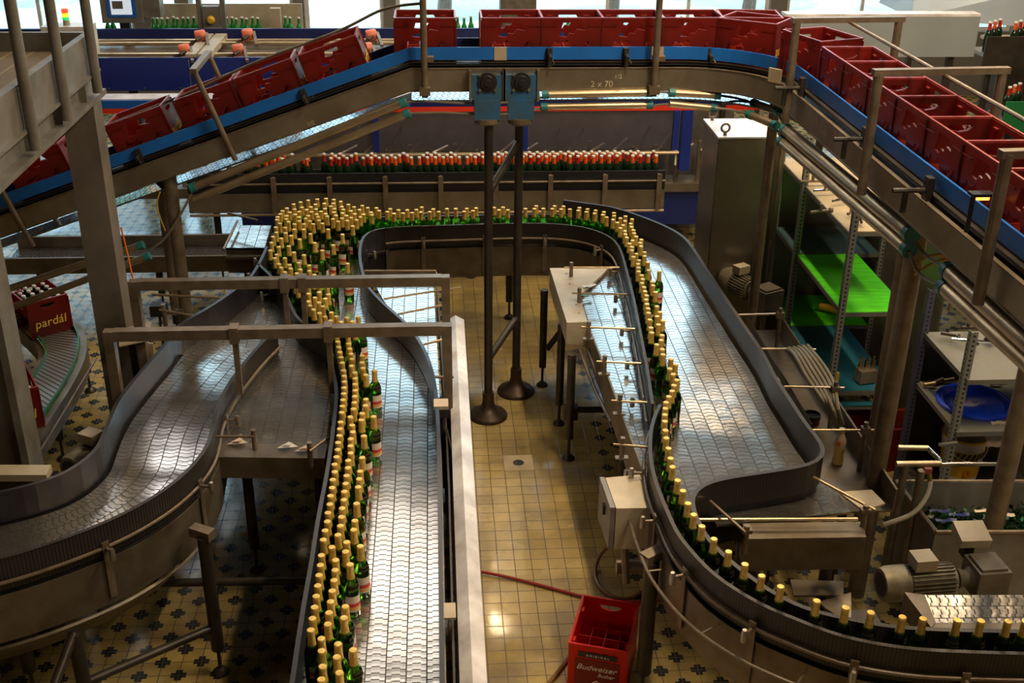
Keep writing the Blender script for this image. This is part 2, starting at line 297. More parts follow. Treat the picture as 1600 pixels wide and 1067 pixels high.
# ------------------------------------------------------------------ mesh helpers
class MB:
    def __init__(s): s.v = []; s.f = []; s.uv = []; s.mi = []; s.cur = 0
    def face(s, idx, uvs=None): s.f.append(tuple(idx)); s.uv.append(uvs); s.mi.append(s.cur)
    def hexa(s, p):   # 8 points: bottom 4 ccw, top 4 ccw
        b = len(s.v); s.v += [Vector(q) for q in p]
        for q in ((3, 2, 1, 0), (4, 5, 6, 7), (0, 1, 5, 4), (1, 2, 6, 5), (2, 3, 7, 6), (3, 0, 4, 7)):
            s.face([b+i for i in q], [(0, 0), (1, 0), (1, 1), (0, 1)])
        return s
    def bx(s, x0, x1, y0, y1, z0, z1):
        return s.hexa([(x0, y0, z0), (x1, y0, z0), (x1, y1, z0), (x0, y1, z0), (x0, y0, z1), (x1, y0, z1), (x1, y1, z1), (x0, y1, z1)])
    def box(s, c, size, rz=0, rx=0, ry=0):
        R = Matrix.Rotation(rz, 3, 'Z') @ Matrix.Rotation(ry, 3, 'Y') @ Matrix.Rotation(rx, 3, 'X'); c = Vector(c); h = Vector(size)/2
        pts = [(-1, -1, -1), (1, -1, -1), (1, 1, -1), (-1, 1, -1), (-1, -1, 1), (1, -1, 1), (1, 1, 1), (-1, 1, 1)]
        return s.hexa([c + R @ Vector((a*h.x, b*h.y, d*h.z)) for a, b, d in pts])
    def bar(s, p0, p1, wdt, hgt, up=(0, 0, 1)):
        p0 = Vector(p0); p1 = Vector(p1); d = (p1-p0).normalized(); u = Vector(up)
        if abs(d.dot(u)) > .98: u = Vector((0, 1, 0))
        sd = d.cross(u).normalized()*wdt/2; u2 = sd.cross(d).normalized()*hgt/2
        return s.hexa([p0-sd-u2, p0+sd-u2, p1+sd-u2, p1-sd-u2, p0-sd+u2, p0+sd+u2, p1+sd+u2, p1-sd+u2])
    def tube(s, pts, r, seg=12, cap=True, r2=None):
        pts = [Vector(p) for p in pts]; n = len(pts); b = len(s.v)
        t0 = (pts[1]-pts[0]).normalized(); u = Vector((0, 0, 1)) if abs(t0.z) < .9 else Vector((1, 0, 0)); u = (u - t0*t0.dot(u)).normalized()
        L = 0
        for i, p in enumerate(pts):
            tg = (pts[min(i+1, n-1)] - pts[max(i-1, 0)]).normalized(); u = (u - tg*tg.dot(u)).normalized(); w_ = tg.cross(u)
            rr = r if r2 is None else r + (r2-r)*i/(n-1)
            for k in range(seg):
                a = 2*math.pi*k/seg; s.v.append(p + (u*math.cos(a) + w_*math.sin(a))*rr)
        for i in range(n-1):
            for k in range(seg):
                k2 = (k+1) % seg; s.face([b+i*seg+k, b+i*seg+k2, b+(i+1)*seg+k2, b+(i+1)*seg+k])
        if cap:
            s.face([b+k for k in range(seg)][::-1]); s.face([b+(n-1)*seg+k for k in range(seg)])
        return s
    def lathe(s, prof, c=(0, 0, 0), seg=24, axis=None, cap=True):   # prof: (r, h)
        c = Vector(c); ax = Vector(axis).normalized() if axis is not None else Vector((0, 0, 1))
        q = Vector((0, 0, 1)).rotation_difference(ax); b = len(s.v)
        for r, h in prof:
            for k in range(seg):
                a = 2*math.pi*k/seg; s.v.append(c + q @ Vector((r*math.cos(a), r*math.sin(a), h)))
        n = len(prof)
        for i in range(n-1):
            for k in range(seg):
                k2 = (k+1) % seg; s.face([b+i*seg+k, b+i*seg+k2, b+(i+1)*seg+k2, b+(i+1)*seg+k])
        if cap:
            if prof[0][0] > 1e-5: s.face([b+k for k in range(seg)][::-1])
            if prof[-1][0] > 1e-5: s.face([b+(n-1)*seg+k for k in range(seg)])
        return s
    def sweep(s, path, prof, closed=False, cap=True):  # prof (offset to left of travel, dz); closed polygon
        path = [Vector(p) for p in path]; n = len(path); k = len(prof); b = len(s.v); L = [0]
        for i in range(1, n): L.append(L[-1] + (path[i]-path[i-1]).length)
        per = [0]
        for j in range(k): per.append(per[-1] + math.hypot(prof[(j+1) % k][0]-prof[j][0], prof[(j+1) % k][1]-prof[j][1]))
        nor = normals(path)
        for i in range(n):
            for o, dz in prof: s.v.append(path[i] + nor[i]*o + Vector((0, 0, dz)))
        for i in range(n-1):
            for j in range(k):
                j2 = (j+1) % k
                s.face([b+i*k+j, b+(i+1)*k+j, b+(i+1)*k+j2, b+i*k+j2], [(L[i], per[j]), (L[i+1], per[j]), (L[i+1], per[j+1]), (L[i], per[j+1])])
        if cap:
            s.face([b+j for j in range(k)]); s.face([b+(n-1)*k+j for j in range(k)][::-1])
        return s
    def ribbon(s, left, right_, th=.012, bins=12, plan=False):
        n = len(left); b = len(s.v); L = 0; prev = None; nb = bins
        mids = [(left[i]+right_[i])/2 for i in range(n)]
        Ls = [0]
        for i in range(1, n): Ls.append(Ls[-1] + (mids[i]-mids[i-1]).length)
        for i in range(n):
            for j in range(nb+1): s.v.append(left[i].lerp(right_[i], j/nb))
        for i in range(n-1):
            w0 = (left[i]-right_[i]).length; w1 = (left[i+1]-right_[i+1]).length
            for j in range(nb):
                a = j/nb; c = (j+1)/nb
                ids = [b+i*(nb+1)+j, b+i*(nb+1)+j+1, b+(i+1)*(nb+1)+j+1, b+(i+1)*(nb+1)+j]
                s.face(ids, [(s.v[q].x+20, s.v[q].y+20) for q in ids] if plan else [(w0*a, Ls[i]), (w0*c, Ls[i]), (w1*c, Ls[i+1]), (w1*a, Ls[i+1])])
        # underside
        b2 = len(s.v); dn = Vector((0, 0, -th))
        for i in range(n): s.v += [left[i]+dn, right_[i]+dn]
        for i in range(n-1):
            s.face([b2+2*i, b2+2*i+2, b2+2*i+3, b2+2*i+1])
            s.face([b+i*(nb+1), b+(i+1)*(nb+1), b2+2*i+2, b2+2*i])
            s.face([b+i*(nb+1)+nb, b2+2*i+1, b2+2*i+3, b+(i+1)*(nb+1)+nb])
        return s
    def holed(s, outer, holes, origin, ux, uy, th):   # flat plate with holes in plane ux,uy thickness along ux x uy
        origin = Vector(origin); ux = Vector(ux); uy = Vector(uy); nn = ux.cross(uy).normalized()*th
        loops = [outer]+holes; tri = tessellate_polygon([[Vector((a, b_, 0)) for a, b_ in lp] for lp in loops])
        flat = [p for lp in loops for p in lp]; b = len(s.v); n = len(flat)
        for a, c in flat: s.v.append(origin+ux*a+uy*c)
        for a, c in flat: s.v.append(origin+ux*a+uy*c+nn)
        for x in tri:
            s.face([b+i for i in x]); s.face([b+n+i for i in x][::-1])
        o = 0
        for lp in loops:
            m_ = len(lp)
            for i in range(m_):
                j = (i+1) % m_; s.face([b+o+i, b+o+j, b+n+o+j, b+n+o+i])
            o += m_
        return s
def normals(path):
    n = len(path); out = []
    for i in range(n):
        tg = path[min(i+1, n-1)]-path[max(i-1, 0)]; tg = Vector((tg.x, tg.y, 0)).normalized(); out.append(Vector((-tg.y, tg.x, 0)))
    return out
def offs(path, o, dz=0):
    return [p + q*o + Vector((0, 0, dz)) for p, q in zip(path, normals(path))]
def smooth(pts, step=.06):
    pts = [Vector(p) for p in pts]
    if len(pts) < 3: return resample(pts, step)
    out = []
    for i in range(len(pts)-1):
        p0 = pts[max(i-1, 0)]; p1 = pts[i]; p2 = pts[i+1]; p3 = pts[min(i+2, len(pts)-1)]
        k = max(2, int((p2-p1).length/(step*.5)))
        for j in range(k):
            u = j/k; out.append(.5*((2*p1) + (-p0+p2)*u + (2*p0-5*p1+4*p2-p3)*u*u + (-p0+3*p1-3*p2+p3)*u**3))
    out.append(pts[-1])
    for _ in range(6):
        out = [out[0]] + [(out[i-1]+out[i]*2+out[i+1])/4 for i in range(1, len(out)-1)] + [out[-1]]
    return resample(out, step)
def resample(pts, step=None, n=None):
    L = [0]
    for i in range(1, len(pts)): L.append(L[-1] + (pts[i]-pts[i-1]).length)
    if n is None: n = max(2, int(L[-1]/step)+1)
    out = []; j = 0
    for i in range(n):
        d = L[-1]*i/(n-1)
        while j < len(L)-2 and L[j+1] < d: j += 1
        seg = L[j+1]-L[j]; u = 0 if seg < 1e-9 else min(1, max(0, (d-L[j])/seg)); out.append(pts[j].lerp(pts[j+1], u))
    return out
def link(o, parent=None):
    C.objects.link(o)
    if parent is not None: o.parent = parent
    return o
def wloc(o):
    v = Vector((0, 0, 0))
    while o is not None: v = v + o.location; o = o.parent
    return v
def obj(name, mb, mt, parent=None, sm=False, local=False):
    me = bpy.data.meshes.new(name); off = Vector((0, 0, 0)) if local or parent is None else wloc(parent)
    me.from_pydata([tuple(v-off) for v in mb.v], [], mb.f)
    ul = me.uv_layers.new(name='UVMap'); li = 0
    for fi, f in enumerate(mb.f):
        u = mb.uv[fi]
        for k in range(len(f)):
            if u: ul.data[li].uv = u[k]
            li += 1
    ms = mt if isinstance(mt, list) else [mt]
    for q in ms: me.materials.append(M[q])
    for p, i in zip(me.polygons, mb.mi): p.material_index = i; p.use_smooth = sm
    if sm:
        try: me.set_sharp_from_angle(angle=math.radians(40))
        except Exception: pass
    me.update()
    return link(bpy.data.objects.new(name, me), parent)
def thing(name, label, cat, loc=(0, 0, 0), group=None, rz=0):
    o = bpy.data.objects.new(name, None); o.empty_display_size = .05; C.objects.link(o); o.location = loc; o.rotation_euler = (0, 0, rz)
    o['label'] = label; o['category'] = cat
    if group: o['group'] = group
    return o
def tag(o, label, cat, group=None, kind=None):
    o['label'] = label; o['category'] = cat
    if group: o['group'] = group
    if kind: o['kind'] = kind
    return o
def struct(name, mb, mt, parent=None, sm=False):
    o = obj(name, mb, mt, parent, sm)
    if parent is None: o['kind'] = 'structure'
    return o
def text(name, body, size, mt, parent, loc, rot, ext=.0008, shear=0.0, align='CENTER'):
    cu = bpy.data.curves.new(name, 'FONT'); cu.body = body; cu.size = size; cu.extrude = ext; cu.align_x = align; cu.shear = shear; cu.resolution_u = 3
    tmp = bpy.data.objects.new(name+'_tmp', cu); C.objects.link(tmp)
    dg = bpy.context.evaluated_depsgraph_get(); me = bpy.data.meshes.new_from_object(tmp.evaluated_get(dg)); bpy.data.objects.remove(tmp)
    me.materials.clear(); me.materials.append(M[mt]); o = bpy.data.objects.new(name, me); link(o, parent); o.location = loc; o.rotation_euler = rot
    return o
def dup(root, loc, rot=(0, 0, 0), label=None, group=None):
    r = root.copy(); C.objects.link(r); r.location = loc; r.rotation_euler = rot
    if label: r['label'] = label
    if group: r['group'] = group
    elif 'group' in r.keys(): del r['group']
    for ch in list(root.children):
        c = ch.copy(); C.objects.link(c); c.parent = r
        for g in ch.children:
            d = g.copy(); C.objects.link(d); d.parent = c
    return r
def P(lst, z): return [at(a, b, z) for a, b in lst]
ORD = ['first', 'second', 'third', 'fourth', 'fifth', 'sixth', 'seventh', 'eighth', 'ninth', 'tenth', 'eleventh', 'twelfth', 'thirteenth', 'fourteenth', 'fifteenth', 'sixteenth', 'seventeenth', 'eighteenth', 'nineteenth', 'twentieth', 'twenty-first', 'twenty-second', 'twenty-third', 'twenty-fourth', 'twenty-fifth', 'twenty-sixth', 'twenty-seventh', 'twenty-eighth']
def ordn(i): return ORD[i] if i < 28 else 'number %d' % (i+1)
PI = math.pi
# ------------------------------------------------------------------ the hall
XL, XR, YB, YF, ZC = -8.0, 9.5, 17.0, -3.0, 7.5
struct('floor', MB().bx(XL, XR, YF, YB, -.15, 0), 'floor')
struct('ceiling', MB().bx(XL, XR, YF, YB, ZC, ZC+.15), 'ceiling')
# back wall with a window band low down and a clerestory high up
wb = MB()
WIN = [(-6.9, -4.25, .95, 3.05), (-3.95, -2.0, .95, 3.05), (-1.85, -.72, .95, 3.05), (-.55, 1.02, .95, 3.05), (1.32, 4.9, .95, 3.05), (5.15, 8.6, .95, 3.05),
       (-6.8, -2.6, 3.4, 4.5), (-1.3, 2.2, 4.3, 6.9), (2.5, 7.2, 4.3, 6.9), (-4.5, -3.3, 5.9, 7.1)]
xs = sorted(set([XL, XR] + [w_[0] for w_ in WIN] + [w_[1] for w_ in WIN]))
for xa_, xb_2 in zip(xs[:-1], xs[1:]):
    zz_ = sorted([(w_[2], w_[3]) for w_ in WIN if w_[0] <= xa_+1e-6 and w_[1] >= xb_2-1e-6]); z_ = 0
    for q0, q1 in zz_: wb.bx(xa_, xb_2, YB, YB+.3, z_, q0); z_ = q1
    wb.bx(xa_, xb_2, YB, YB+.3, z_, ZC)
struct('wall_back', wb, 'wall')
struct('wall_left', MB().bx(XL-.2, XL, YF, YB, 0, ZC), 'wall')
struct('wall_right', MB().bx(XR, XR+.2, YF, YB, 0, ZC), 'wall')
struct('wall_front', MB().bx(XL, XR, YF-.2, YF, 0, ZC), 'wall')
for i, (a, b, za, zb) in enumerate(WIN):
    f = MB(); y0 = YB+.08
    f.bx(a, b, y0, y0+.07, za, za+.06); f.bx(a, b, y0, y0+.07, zb-.06, zb); f.bx(a, a+.06, y0, y0+.07, za+.06, zb-.06); f.bx(b-.06, b, y0, y0+.07, za+.06, zb-.06)
    n_ = max(1, int((b-a)/1.0))
    for k in range(1, n_): x = a+(b-a)*k/n_; f.bx(x-.025, x+.025, y0, y0+.06, za+.06, zb-.06)
    o = obj('window_%d' % (i+1), f, 'white'); o['kind'] = 'structure'
    obj('window_pane', MB().bx(a+.06, b-.06, y0+.03, y0+.04, za+.06, zb-.06), 'pane', o)
struct('ground_outside', MB().bx(-30, 34, YB+.3, 60, -.5, -.3), 'yard')
# skylight openings and lamps
for k, (x, y, sx, sy) in enumerate([q[:4] for q in SKY]):
    f = MB(); a, b, c, d = x-sx/2-.08, x+sx/2+.08, y-sy/2-.08, y+sy/2+.08
    f.bx(a, b, c, c+.08, ZC-.1, ZC); f.bx(a, b, d-.08, d, ZC-.1, ZC); f.bx(a, a+.08, c+.08, d-.08, ZC-.1, ZC); f.bx(b-.08, b, c+.08, d-.08, ZC-.1, ZC)
    o = obj('window_%d' % (11+k), f, 'white'); o['kind'] = 'structure'
for i, (x, y, pw_) in enumerate(LAMPS):
    l = thing('ceiling_lamp', 'long fluorescent batten lamp hung under the roof', 'lamp', (x, y, 6.38), 'fluorescent lamps under the roof')
    obj('lamp_housing', MB().bx(x-.14, x+.14, y-.78, y+.78, 6.38, 6.46), 'white', l)
    r = MB(); r.tube([(x, y-.6, 6.46), (x, y-.6, ZC)], .008, 6); r.tube([(x, y+.6, 6.46), (x, y+.6, ZC)], .008, 6); obj('hanger_rod', r, 'dark', l)
# trees outside
for i, (x, y, r, h) in enumerate(((-10, 27, 2.2, 2.2), (-4.2, 31, 2.4, 2.4), (.2, 25, 1.5, 1.8), (3.6, 24, 1.5, 1.7), (7.0, 26, 1.7, 2.2), (10.6, 24, 1.7, 1.6), (15, 28, 2.4, 2.5))):
    tr = thing('tree', 'leafy green tree outside the back windows, %s from the left' % ORD[i], 'tree', (x, y, -.3))
    mb = MB()
    for k in range(1500):
        a = random.random()*2*PI; u = random.uniform(-1, 1); q = random.random()**.33; rr = r*q*math.sqrt(1-u*u)
        c = Vector((x+rr*math.cos(a), y+rr*math.sin(a), h+u*r*.8*q+.3)); s_ = random.uniform(.09, .2)
        d1 = Vector((random.gauss(0, 1), random.gauss(0, 1), random.gauss(0, 1))).normalized()*s_; d2 = d1.cross(Vector((random.gauss(0, 1), 1, .3))).normalized()*s_*.7
        b = len(mb.v); mb.v += [c-d1, c+d2, c+d1, c-d2]; mb.face((b, b+1, b+2, b+3))
    obj('crown', mb, 'leaf', tr)
    obj('trunk', MB().tube([(x, y, -.3), (x+.1, y, h*.6), (x, y, h+.4)], .16, 8, r2=.08), 'cast', tr)

# ------------------------------------------------------------------ bottles
BZ = .92
def proto(name, bodymat, foilmat, label, cat, labels=True):
    prof = [(.0, .0), (.030, .0), (.034, .006), (.034, .145), (.0325, .158), (.028, .173), (.021, .186), (.0165, .198), (.0145, .215), (.0135, .25), (.0135, .256), (.0, .256)]
    root = obj(name, MB().lathe(prof, seg=20, cap=False), bodymat, None, True); tag(root, label, cat)
    if foilmat != 'cap':
        fp = [(.0192, .186), (.0188, .190), (.0172, .200), (.0158, .216), (.0152, .245), (.0158, .247), (.0162, .250), (.0162, .259), (.0145, .2625), (.0, .2632)]
        obj('neck_foil', MB().lathe(fp, seg=16, cap=False), foilmat, root, True)
    if foilmat in ('neck_orange', 'neck_red', 'cap'):
        obj('crown_cap', MB().lathe([(.0165, .250), (.0168, .262), (.0140, .2655), (0, .266)], seg=12, cap=False), 'white', root, True)
    if labels:
        mb = MB(); r = .0345; n_ = 12
        for a0, a1, z0, z1 in ((-1.15, 1.15, .035, .115), (2.2, 4.08, .045, .105)):
            b = len(mb.v)
            for i in range(n_+1):
                a = a0+(a1-a0)*i/n_; mb.v += [Vector((r*math.sin(a), -r*math.cos(a), z0)), Vector((r*math.sin(a), -r*math.cos(a), z1))]
            for i in range(n_): mb.face((b+2*i, b+2*i+2, b+2*i+3, b+2*i+1))
        obj('paper_label', mb, 'label', root, True)
        mb = MB(); b = 0; n_ = 8
        for i in range(n_+1):
            a = -.9+1.8*i/n_
            for rr, zz in ((.0337, .146), (.0288, .1715)): mb.v.append(Vector((rr*1.02*math.sin(a), -rr*1.02*math.cos(a), zz)))
        for i in range(n_): mb.face((2*i, 2*i+2, 2*i+3, 2*i+1))
        obj('shoulder_label', mb, 'label_dark', root, True)
    return root
S = 3.5575
def cv(o, lst): return [(o[0]+a/S, o[1]+b/S) for a, b in lst]
mass = cv((400, 250), [(343,215),(388,212),(430,217),(287,222),(470,228),(246,232),(212,242),(340,243),(378,240),(420,240),(505,248),(545,258),(592,252),(175,268),(215,270),(255,262),(300,262),(155,280),(187,290),(213,300),(250,285),(285,280),(318,282),(347,272),(385,265),(410,262),(437,262),(470,262),(500,270),(523,275),(558,275),(145,297),(170,305),(130,315),(245,312),(270,318),(300,310),(325,300),(350,290),(378,292),(397,308),(427,290),(450,303),(480,298),(510,300),(540,300),(585,300),(125,330),(155,335),(180,340),(210,345),(240,340),(265,355),(293,335),(315,355),(345,335),(367,352),(340,312),(430,328),(455,340),(480,325),(505,335),(530,320),(555,332),(580,315),(133,352),(110,373),(162,375),(212,385),(265,385),(400,385),(537,367),(115,402),(162,405),(195,420),(302,410),(480,413),(95,425),(140,435),(242,440),(85,458),(125,482),(182,478),(326,460),(429,472),(78,502),(160,545),(210,513),(266,528),(368,502),(115,525),(105,545),(128,578),(185,582),(237,570),(295,585),(143,598),(190,603),(243,608),(292,615),(157,622),(173,642),(222,630),(217,655),(267,642),(322,637),(320,660),(370,648),(426,640),
 (275,770),(290,785),(308,810),(328,832),(350,860),(370,880),(390,905),(325,765),(348,792),(370,812),(412,862),(430,882),(447,912),(380,770),(401,748),(298,742),(250,700),(290,700),(345,700),(225,690),(380,705),(345,735),(490,890),(503,920)])
far_lane = cv((400, 250), [(620,262),(668,265),(686,278),(640,290),(640,302),(745,270),(733,285),(768,293),(791,275),(817,292),(840,275),(865,290),(892,273),(920,260),(915,287),(962,285),(985,270),(1012,285),(1062,268),(1110,268),(1173,268),(1157,283),(1223,265),(1205,278),(1322,262),(1303,275),(1352,275),(1373,260),(1400,275)]) \
 + cv((800, 250), [(43,243),(75,268),(125,268),(135,253),(176,267),(228,268),(237,253),(277,270),(286,255),(324,272),(375,263),(373,278),(421,270),(419,287),(466,278),(462,295)])
curve_lane = cv((800, 250), [(507,288),(503,305),(537,318),(567,292),(565,308),(563,332),(588,348),(607,325),(605,362),(627,312),(630,340),(615,375),(625,395),(635,412),(650,355),(657,370),(667,328),(645,430),(655,447),(670,388),(678,405),(690,422),(663,467),(668,483),(673,500),(715,440),(707,458),(715,478),(680,518),(687,535),(693,555),(733,512),(732,533),(700,575),(704,597),(755,568),(759,612),(710,618),(718,640),(724,662),(730,683),(737,707),(777,677),(780,695),(742,728),(745,750),(747,770),(751,793),(796,733),(757,825),(803,812),(763,850),(823,845),(771,887),(805,870),(815,905)]) \
 + cv((800, 500), [(790,40),(815,18),(783,62),(828,85),(828,110),(808,135),(835,162),(840,190),(885,218),(905,245),(883,272),(897,302),(911,332),(901,362),(890,392),(872,425),(858,455),(853,490)])
single = cv((800, 500), [(850,525),(850,560),(853,612),(858,655),(870,712),(882,768),(892,815),(921,890),(950,948),(978,1018)]) \
 + cv((800, 767), [(1018,130),(1065,193),(1138,262),(1222,330),(1320,395),(1418,455)]) + cv((1200, 767), [(112,502),(285,568),(436,612),(572,642),(740,670),(853,680),(1040,688),(1166,686),(1318,692),(1415,700)])
main = cv((400, 500), [(443,120),(455,150),(465,175),(470,205),(478,235),(483,280),(484,310),(485,343),(487,375),(487,405),(486,440),(484,475),(480,512),(473,570),(470,608),(466,645),(461,680),(455,720),(450,760),(444,800),(437,840),(430,885),(425,925),
 (510,135),(513,160),(522,188),(530,218),(527,255),(540,293),(543,323),(545,358),(547,392),(546,425),(545,460),(543,495),(512,543),(534,590),(531,627),(526,665),(522,703),(519,740),(514,780),(509,820),(503,862),(497,905),(491,950),
 (583,200),(582,237),(588,270),(600,305),(607,440),(606,475),(577,520),(575,558),(586,765),(576,840),(573,885),(567,925),(445,25),(480,5),(503,30),(510,55),(518,5)]) \
 + cv((400, 767), [(417,25),(410,70),(403,118),(397,165),(389,215),(380,265),(415,310),(367,358),(360,412),(350,468),(343,524),(335,585),(326,642),(314,706),(304,772),(363,820),(365,888),(375,975),(360,1050),
 (487,45),(480,93),(474,140),(469,190),(462,240),(499,285),(494,335),(445,385),(440,440),(433,497),(423,555),(415,613),(406,673),(400,738),(447,925),(463,1010),
 (556,70),(547,165),(543,215),(497,642),(488,705),(456,850),(445,1110),(340,1120),(400,1150)])
lone = [((820, 618), (800, 250), 'single green bottle standing apart right of the double file on the wide curved belt'),
        ((651, 283), (400, 500), 'lone gold-capped bottle right of the central queue, first one below the near portal bar'),
        ((638, 540), (400, 500), 'green bottle with red and gold label at the central queue, right edge, halfway down'),
        ((594, 645), (400, 500), 'gold-capped green bottle on the right flank of the queue, below the halfway one'),
        ((574, 305), (400, 767), 'near bottle with clear red, white and gold label at the right edge of the queue'),
        ((521, 408), (400, 767), 'near bottle with pale label, front left of the one with the clear gold label'),
        ((536, 885), (400, 767), 'nearest bright green bottle at the right edge of the central queue'),
        ((508, 575), (400, 250), 'lone green bottle standing right of the dense crowd, behind the far portal bar'),
        ((553, 905), (400, 250), 'gold-capped green bottle standing just behind the near portal bar, right of the others'),
        ((429, 472), (400, 250), None)][:9]
pts = []
def addp(lst, tagname):
    for i, (a, b) in enumerate(lst):
        p = at(a, b, BZ+.262); pts.append([p.x, p.y, tagname, i, None])
addp(mass, 'mass'); addp(far_lane, 'far'); addp(curve_lane, 'curve'); addp(single, 'single'); addp(main, 'main')
for i, (q, o, lb) in enumerate(lone):
    a, b = cv(o, [q])[0]; p = at(a, b, BZ+.262); pts.append([p.x, p.y, 'lone', i, lb])
# ------------------------------------------------------------------ bottle conveyors
ZT = BZ+.172
def side(par, top, out, strip='ribbed', plate=True, tube=True, step=.62, zt=ZT, th=.014, plate_lo=.68, name='guide_wall', ledge=True, first=.3, matp='plate'):
    p = [Vector((q.x, q.y, 0)) for q in top]; o = out
    prof = [(0, BZ+.006), (th*o, BZ+.006), (th*o, zt-.006), (th*o+.003*o, zt-.004), (th*o+.003*o, zt), (0, zt)]
    if o < 0: prof = prof[::-1]
    obj(name, MB().sweep(p, prof), strip, par, False)
    def pr_(a, b, z0, z1):
        q = [(a*o, z0), (b*o, z0), (b*o, z1), (a*o, z1)]
        return q if o > 0 else q[::-1]
    if tube:
        t_ = MB(); t_.tube([q + Vector((0, 0, BZ+.055)) for q in offs(p, .034*o)], .009, 8); obj('guide_tube', t_, 'frame', par, True)
    if plate:
        mb = MB(); mb.sweep(p, pr_(.026, .031, plate_lo, BZ-.012)); mb.sweep(p, pr_(.012, .030, BZ-.03, BZ-.024)); mb.sweep(p, pr_(-.02, .026, plate_lo, plate_lo+.005)); obj('side_plate', mb, matp, par)
    obj('inner_skirt', MB().sweep(p, pr_(.004, .008, plate_lo+.02, BZ+.004)), 'black', par)
    L = 0; nxt = first; nn = normals(p)
    for i in range(1, len(p)-1):
        L += (p[i]-p[i-1]).length
        if L >= nxt:
            nxt += step; n_ = nn[i]*o; tg = Vector((n_.y, -n_.x, 0)); c = p[i]
            mb = MB()
            a = c+n_*.040; lo = plate_lo+.04 if plate else BZ-.05
            mb.bar(a+Vector((0, 0, lo)), a+Vector((0, 0, BZ+.09)), .034, .006, up=n_)
            mb.tube([c+n_*.045+Vector((0, 0, BZ+.055)), c+n_*.10+Vector((0, 0, BZ+.055))], .008, 8)
            obj('rail_bracket', mb, 'dark' if strip == 'strip' else 'frame', par)
            kb = MB().lathe([(.014, 0), (.014, .05), (.010, .055), (.010, .062), (0, .062)], c+n_*.10+Vector((0, 0, BZ+.02)), 10); obj('clamp_knob', kb, 'steel', par, True)
def legs(par, feet, top=.70, r=.032, foot=True, mt='dark'):
    for q in feet:
        m_ = MB(); m_.tube([(q[0], q[1], .16), (q[0], q[1], top)], r, 12)
        o = obj('leg', m_, mt, par, True)
        f = MB(); f.tube([(q[0], q[1], .03), (q[0], q[1], .18)], .010, 8); f.lathe([(.045, 0), (.042, .012), (.018, .035), (.0, .035)], (q[0], q[1], .001), 14); obj('levelling_foot', f, 'dark', o, True)
def belt(par, a, b, name='slat_chain', mt='chain', n=None, z=BZ, plan=False):
    N = n or max(12, int(sum((a[i+1]-a[i]).length for i in range(len(a)-1))/.07))
    A = resample([Vector((q.x, q.y, z)) for q in a], n=N); B = resample([Vector((q.x, q.y, z)) for q in b], n=N)
    return obj(name, MB().ribbon(A, B, plan=plan), mt, par)
def belt_cast(par, base, other, sg, z=BZ, ins=.02, wmax=1.2, name='slat_chain'):
    base = [Vector((q.x, q.y, z)) for q in base]; nn = normals(base); ws = []
    for p, n_ in zip(base, nn):
        best = None; dx, dy = n_.x*sg, n_.y*sg
        for i in range(len(other)-1):
            a, b = other[i], other[i+1]; ex, ey = b.x-a.x, b.y-a.y; den = dx*ey-dy*ex
            if abs(den) < 1e-9: continue
            t_ = ((a.x-p.x)*ey-(a.y-p.y)*ex)/den; u = ((a.x-p.x)*dy-(a.y-p.y)*dx)/den
            if 0 <= u <= 1 and .02 < t_ < wmax and (best is None or t_ < best): best = t_
        ws.append(best)
    last = next(w_ for w_ in ws if w_)
    for i in range(len(ws)):
        if ws[i] is None: ws[i] = last
        last = ws[i]
    for _ in range(4): ws = [ws[0]]+[(ws[i-1]+ws[i]*2+ws[i+1])/4 for i in range(1, len(ws)-1)]+[ws[-1]]
    A = [p+n_*sg*ins for p, n_ in zip(base, nn)]; B = [p+n_*sg*(w_-ins) for p, n_, w_ in zip(base, nn, ws)]
    return obj(name, MB().ribbon(A, B), 'chain', par)
def PT(l): return smooth(P(l, ZT))

# --- main central conveyor
wl = PT([(405.6,411.6),(428,433),(450.6,463.6),(467.5,497),(490,511),(508,522),(517,534),(518.5,556),(523.7,581.5),(528,604),(528,626.5),(523.7,668.7),(519.5,702),(514,739),(507,775.5),(498.4,823),(490,879.4),(480,935.7),(470,1000),(460.4,1067),(447,1150),(437,1220)])
wr = PT([(606,355),(591,356),(574,362),(564,373),(560,391),(561,410),(566,431),(573,448),(585,462),(600,477),(622,496),(639,513),(653,533),(667,562),(677,604),(681,652),(682.5,697),(684,798),(685,900),(686.7,1067),(687.5,1150),(688,1220)])
mc = thing('bottle_conveyor', 'long central steel slat conveyor carrying the gold-capped bottles towards the camera', 'conveyor', (-.3, 5.5, 0))
side(mc, wl, -1, 'strip', plate=False, tube=False, step=9, th=.017)
side(mc, wr, 1, 'strip', plate=False, tube=False, step=9, th=.017)
# belt of the main run: straight chain under the walls
A = [Vector((-1.22, 8.25, BZ)), Vector((-1.0, 7.6, BZ)), Vector((-.78, 7.0, BZ)), Vector((-.62, 6.4, BZ))]
lw = [p for p in wl]; 
bl = [p for p in wl]; br = [p for p in wr if p.y < 8.05 and p.x < -.0 or p.y < 6.5]
br = [p for i, p in enumerate(wr) if i > 0]
# left run: from the crowd area down
i0 = 0
brr = wr[i0:]
belt(mc, offs(wl, -.02), offs(brr, .02), plan=True)
mbf = MB()
for wpath, sg in ((wl[14:], -1), (wr[i0+18:], 1)):
    q = [(.02*sg, .70), (.026*sg, .70), (.026*sg, BZ-.02), (.02*sg, BZ-.02)]
    if sg < 0: q = q[::-1]
    mbf.sweep([Vector((p.x, p.y, 0)) for p in wpath], q)
obj('side_plate', mbf, 'plate', mc)
legs(mc, [(-.55, 4.7), (-.08, 4.7), (-.62, 6.3), (-.12, 6.3), (-.55, 3.6), (-.06, 3.6)])
